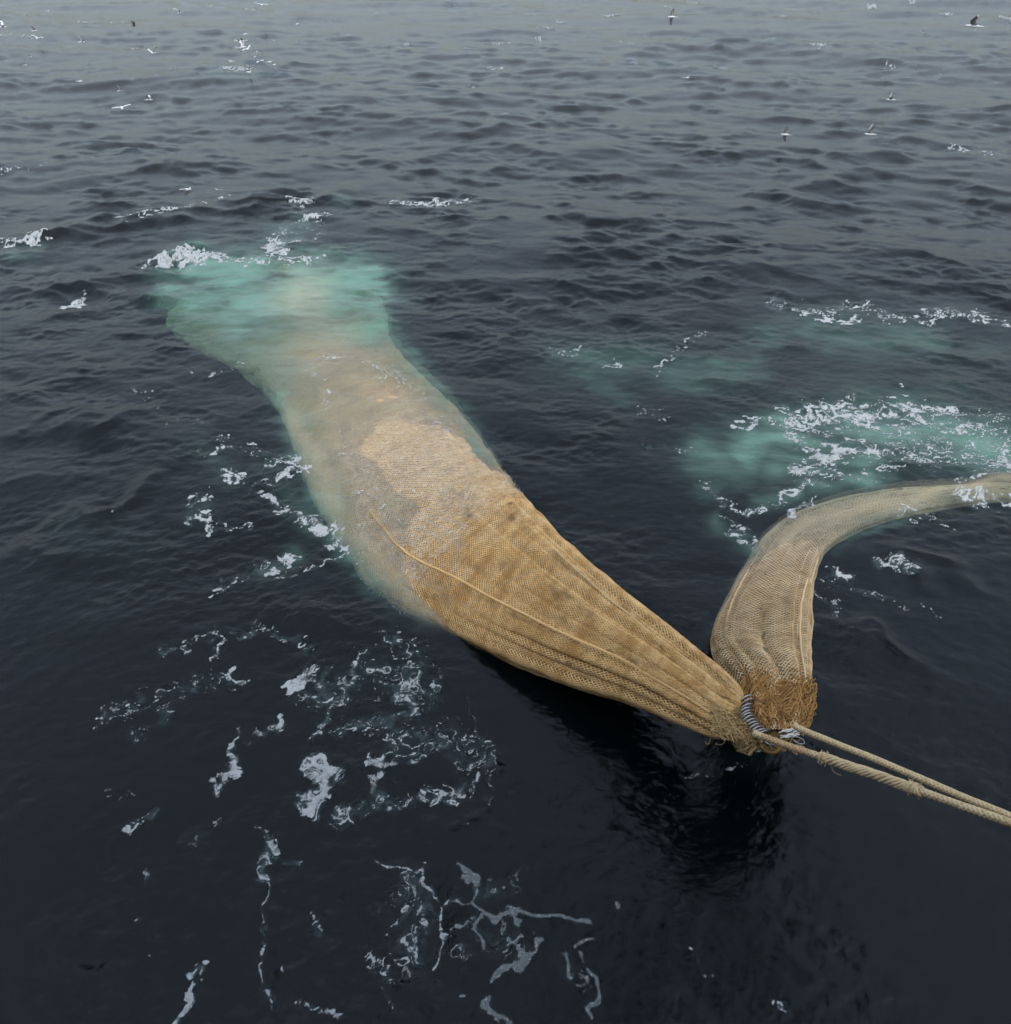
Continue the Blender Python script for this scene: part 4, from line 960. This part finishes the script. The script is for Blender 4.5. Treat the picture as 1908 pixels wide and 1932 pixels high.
# ------------------------------------------------------------------ birds
M_bw = simple_mat("white_plumage", (.86, .85, .82), .8, .06, 9); M_bk = simple_mat("black_plumage", (.02, .02, .022), .7, .1, 9)
M_by = simple_mat("straw_plumage", (.62, .46, .22), .8, .06, 9); M_bg = simple_mat("grey_plumage", (.30, .29, .28), .8, .1, 9); M_bb = simple_mat("brown_plumage", (.10, .065, .05), .8, .2, 9)
PAL = {'gannet': (M_bw, M_bk, M_by, M_bw), 'gull': (M_bw, M_bg, M_bw, M_bg), 'dark': (M_bb, M_bk, M_bb, M_bb)}
bird_cache = {}
def bird_mesh(kind, pose):
    key = (kind, pose)
    if key in bird_cache: return bird_cache[key]
    bm = bmesh.new(); mi = {}
    # body: length along +X is the head; half span 1 for both kinds is scaled by the object
    prof = [(-.52, .004), (-.44, .035), (-.30, .075), (-.10, .115), (.08, .118), (.22, .085), (.31, .058), (.38, .062), (.44, .050), (.50, .020), (.60, .004)]
    ringsv = []
    for x, r_ in prof:
        zc = .03*max(0, (x-.2))*3
        ringsv.append([bm.verts.new((x, r_*math.cos(a)*(1.0), zc+r_*math.sin(a)*(.85))) for a in [2*math.pi*k/10 for k in range(10)]])
    for i in range(len(prof)-1):
        for k in range(10):
            f = bm.faces.new((ringsv[i][k], ringsv[i][(k+1) % 10], ringsv[i+1][(k+1) % 10], ringsv[i+1][k]))
            f.material_index = 2 if prof[i][0] > .25 and prof[i][0] < .45 else (1 if prof[i][0] >= .49 else 0); f.smooth = True
    # tail
    t = [bm.verts.new(c) for c in [(-.36, .05, 0), (-.66, .07, .0), (-.74, 0, 0), (-.66, -.07, 0), (-.36, -.05, 0), (-.5, 0, .03)]]
    for a, b in zip(range(5), [1, 2, 3, 4, 0]):
        f = bm.faces.new((t[a], t[b], t[5])); f.material_index = 0
    up1, up2, sweep = {'glide': (.12, .05, .12), 'vee': (.75, .55, .15), 'down': (-.25, -.65, .22), 'high': (1.15, .95, .25), 'bent': (.45, -.35, .25)}.get(pose, (0, 0, 0))
    if pose != 'sit':
        for sg in (1, -1):
            y = .07; z = .05; x0 = .12; pr = []
            segs = [(0, .38, 0), (.22, .37, up1), (.25, .33, up1), (.28, .25, up2), (.16, .16, up2), (.12, .03, up2)]
            xx = x0; yy = y; zz = z
            for q, (dl, ch, an) in enumerate(segs):
                yy += dl*math.cos(an)*1.0; zz += dl*math.sin(an)
                xl = x0 + (.10 if q in (1, 2) else 0) - sweep*(max(0, q-2)*.45)
                pr.append((bm.verts.new((xl, sg*yy, zz)), bm.verts.new((xl-ch*.35, sg*yy, zz+.022*(1-q/6))), bm.verts.new((xl-ch, sg*yy, zz)), bm.verts.new((xl-ch*.4, sg*yy, zz-.012*(1-q/6)))))
            for q in range(5):
                for (a, b) in ((0, 1), (1, 2), (2, 3), (3, 0)):
                    f = bm.faces.new((pr[q][a], pr[q][b], pr[q+1][b], pr[q+1][a])); f.material_index = 1 if (q >= 3 and kind != 'gull') or (q >= 4) else (3); f.smooth = True
    else:
        for sg in (1, -1):   # folded wings
            w = [bm.verts.new(c) for c in [(.18, sg*.10, .03), (-.15, sg*.125, .07), (-.62, sg*.03, .09), (-.15, sg*.06, .11), (-.1, sg*.12, -.01)]]
            for tr in ((0, 1, 3), (1, 2, 3), (0, 4, 1), (4, 2, 1)):
                f = bm.faces.new([w[q] for q in tr]); f.material_index = 1 if tr == (1, 2, 3) else 3
        nk = [bm.verts.new((.36+.05*math.cos(a), .05*math.sin(a), .03)) for a in [k*1.2566 for k in range(5)]]; nk2 = [bm.verts.new((.40+.045*math.cos(a), .045*math.sin(a), .20)) for a in [k*1.2566 for k in range(5)]]; tip = bm.verts.new((.54, 0, .19)); top = bm.verts.new((.40, 0, .25))
        for q in range(5):
            f = bm.faces.new((nk[q], nk[(q+1) % 5], nk2[(q+1) % 5], nk2[q])); f.material_index = 0
            f = bm.faces.new((nk2[q], nk2[(q+1) % 5], top)); f.material_index = 2
        f = bm.faces.new((nk2[0], nk2[1], tip)); f.material_index = 1
    bmesh.ops.recalc_face_normals(bm, faces=bm.faces[:])
    me = bpy.data.meshes.new("bird"); bm.to_mesh(me); bm.free()
    for m_ in PAL[kind]: me.materials.append(m_)
    bird_cache[key] = me; return me
# u, v, span px (survey), kind, pose, heading deg (0 = away from camera, + = to the right), bank deg, label
BIRDS = [
 (493,9,27,'gannet','glide',-20,8,"white gannet gliding at the very top edge, left half"),
 (329,17,12,'gannet','down',10,0,"small white gannet with drooping wings near the top left"),
 (339,24,11,'gull','vee',60,0,"tiny dark winged gull just below the small drooping gannet"),
 (90,21,11,'gannet','glide',80,0,"tiny white gannet near the top left corner above the whitecaps"),
 (6,51,22,'gannet','vee',60,20,"white gannet with raised dark wingtips cut by the left edge"),
 (65,58,14,'gull','high',70,0,"grey gull with one wing raised, near the left edge"),
 (71,72,22,'gannet','bent',-15,14,"white gannet with bent wings and one dark tip near the left edge"),
 (253,49,15,'dark','high',40,0,"dark brown seabird rising upright from the water, upper left"),
 (155,79,17,'gull','vee',40,20,"pale brown gull flying alone left of the upper gannets"),
 (289,100,23,'gannet','vee',-160,6,"white gannet with wings held in a V, flying left of the feeding flock"),
 (455,78,25,'gannet','glide',180,0,"white gannet with level wings just above the feeding flock"),
 (464,64,14,'gull','vee',30,35,"small grey gull climbing above the level winged gannet"),
 (459,89,24,'gannet','high',50,-12,"white gannet with wings thrown up in the middle of the feeding flock"),
 (467,93,22,'gannet','bent',130,20,"white gannet landing with black wingtips in the feeding flock"),
 (449,91,9,'gull','sit',-60,0,"small white gull sitting left of the landing gannets"),
 (486,96,10,'gull','sit',-40,0,"white headed dark backed bird sitting right of the landing gannets"),
 (482,107,13,'gull','vee',15,12,"tiny gull flying just above the long winged gannet"),
 (487,117,27,'gannet','glide',0,-38,"gannet banking steeply with long diagonal wings in the flock"),
 (479,117,10,'gannet','sit',-70,0,"white gannet sitting left of the banking gannet"),
 (493,115,11,'gannet','sit',90,0,"white gannet sitting right behind the banking gannet"),
 (437,116,10,'gannet','sit',-90,0,"lone white gannet sitting at the left end of the feeding flock"),
 (508,117,10,'gannet','sit',70,0,"slim white bird sitting right of the feeding flock"),
 (516,123,9,'gull','sit',90,0,"small white gull sitting at the right end of the feeding flock"),
 (468,137,14,'gannet','sit',90,0,"white gannet resting on the crest of the big wave"),
 (470,130,14,'gull','vee',60,10,"gull hovering just above the gannet on the big wave crest"),
 (151,154,9,'gannet','sit',90,0,"small white bird sitting alone on the water, left, below the flying birds"),
 (230,203,33,'gannet','glide',-25,-6,"largest white gannet with black wingtips skimming the water, left"),
 (282,188,20,'gannet','vee',75,0,"white gannet with yellowish head flying right of the largest gannet"),
 (227,171,13,'gull','high',40,25,"faint grey gull above the largest gannet"),
 (57,107,10,'gull','vee',80,0,"tiny tan gull low on the left, below the bent winged gannet"),
 (48,123,12,'gull','glide',70,0,"tiny pale gull below the tiny tan gull on the left"),
 (12,115,10,'gull','bent',60,0,"small grey gull beside the left edge over smooth water"),
 (562,45,14,'gull','vee',20,55,"small grey gull above and right of the feeding flock"),
 (518,76,10,'gull','glide',10,5,"tiny dark winged gull right of the level winged gannet"),
 (1268,32,24,'gull','glide',-90,68,"grey winged gull banking on edge, top centre right"),
 (1743,61,13,'gull','bent',-40,20,"small white gull near the top right, below the breaking whitecap"),
 (1836,49,42,'gull','vee',-60,0,"large brownish gull with spread wings at the top right corner"),
 (1680,188,22,'gull','vee',-75,-8,"dark winged gull flying low above the upper right water"),
 (1641,253,28,'gull','high',-82,0,"grey gull with one wing held high, lowest on the right"),
 (1482,254,26,'gull','glide',-70,58,"tan gull banking vertically, left of the gull with the high wing"),
 (1295,147,6,'gull','sit',90,0,"tiny white bird sitting far off in the upper centre right water"),
 (352,358,8,'gull','sit',90,0,"tiny white bird floating above the left foam line"),
]
for (u, v, px, kind, pose, hd, bank, lab) in BIRDS:
    span = {'gannet': 1.8, 'gull': 1.1, 'dark': 1.2}[kind]
    me = bird_mesh(kind, pose)
    o = bpy.data.objects.new({'gannet': 'gannet', 'gull': 'gull', 'dark': 'dark_seabird'}[kind], me); C.objects.link(o)
    rd = ray(u, v); 
    if pose == 'sit':
        p = P(u, v, 0); h = sea_z(p[0], p[1]); p = P(u, v, max(h, -.0)+.03) if h > 0 else P(u, v, .0)+np.array([0, 0, h])
        real = px/F_*np.linalg.norm(p-np.array([0, 0, H]))          # body length seen
        s_ = min(max(real/1.15, .45), .80 if kind == 'gull' else .95)
        o.location = p + np.array([0, 0, .04*s_]); o.rotation_euler = (0, 0, math.radians(90-hd))
    else:
        dep = span*F_/px*.86
        dmax = (H-1.0)/-rd[2]
        dep = min(dep, dmax)
        p = PD(u, v, dep); s_ = px/F_*dep/1.55
        o.location = p; o.scale = (s_, s_, s_)
        o.rotation_euler = (Matrix.Rotation(math.radians(90-hd), 4, 'Z') @ Matrix.Rotation(math.radians(bank), 4, 'X')).to_euler()
    o.scale = (s_, s_, s_)
    tag(o, lab, kind if kind != 'dark' else 'seabird', "gannets over the sea" if kind == 'gannet' else ("gulls over the sea" if kind == 'gull' else None))
print("main len", net_main.len, "side len", net_side.len, "foam faces", int(fsel.sum()))
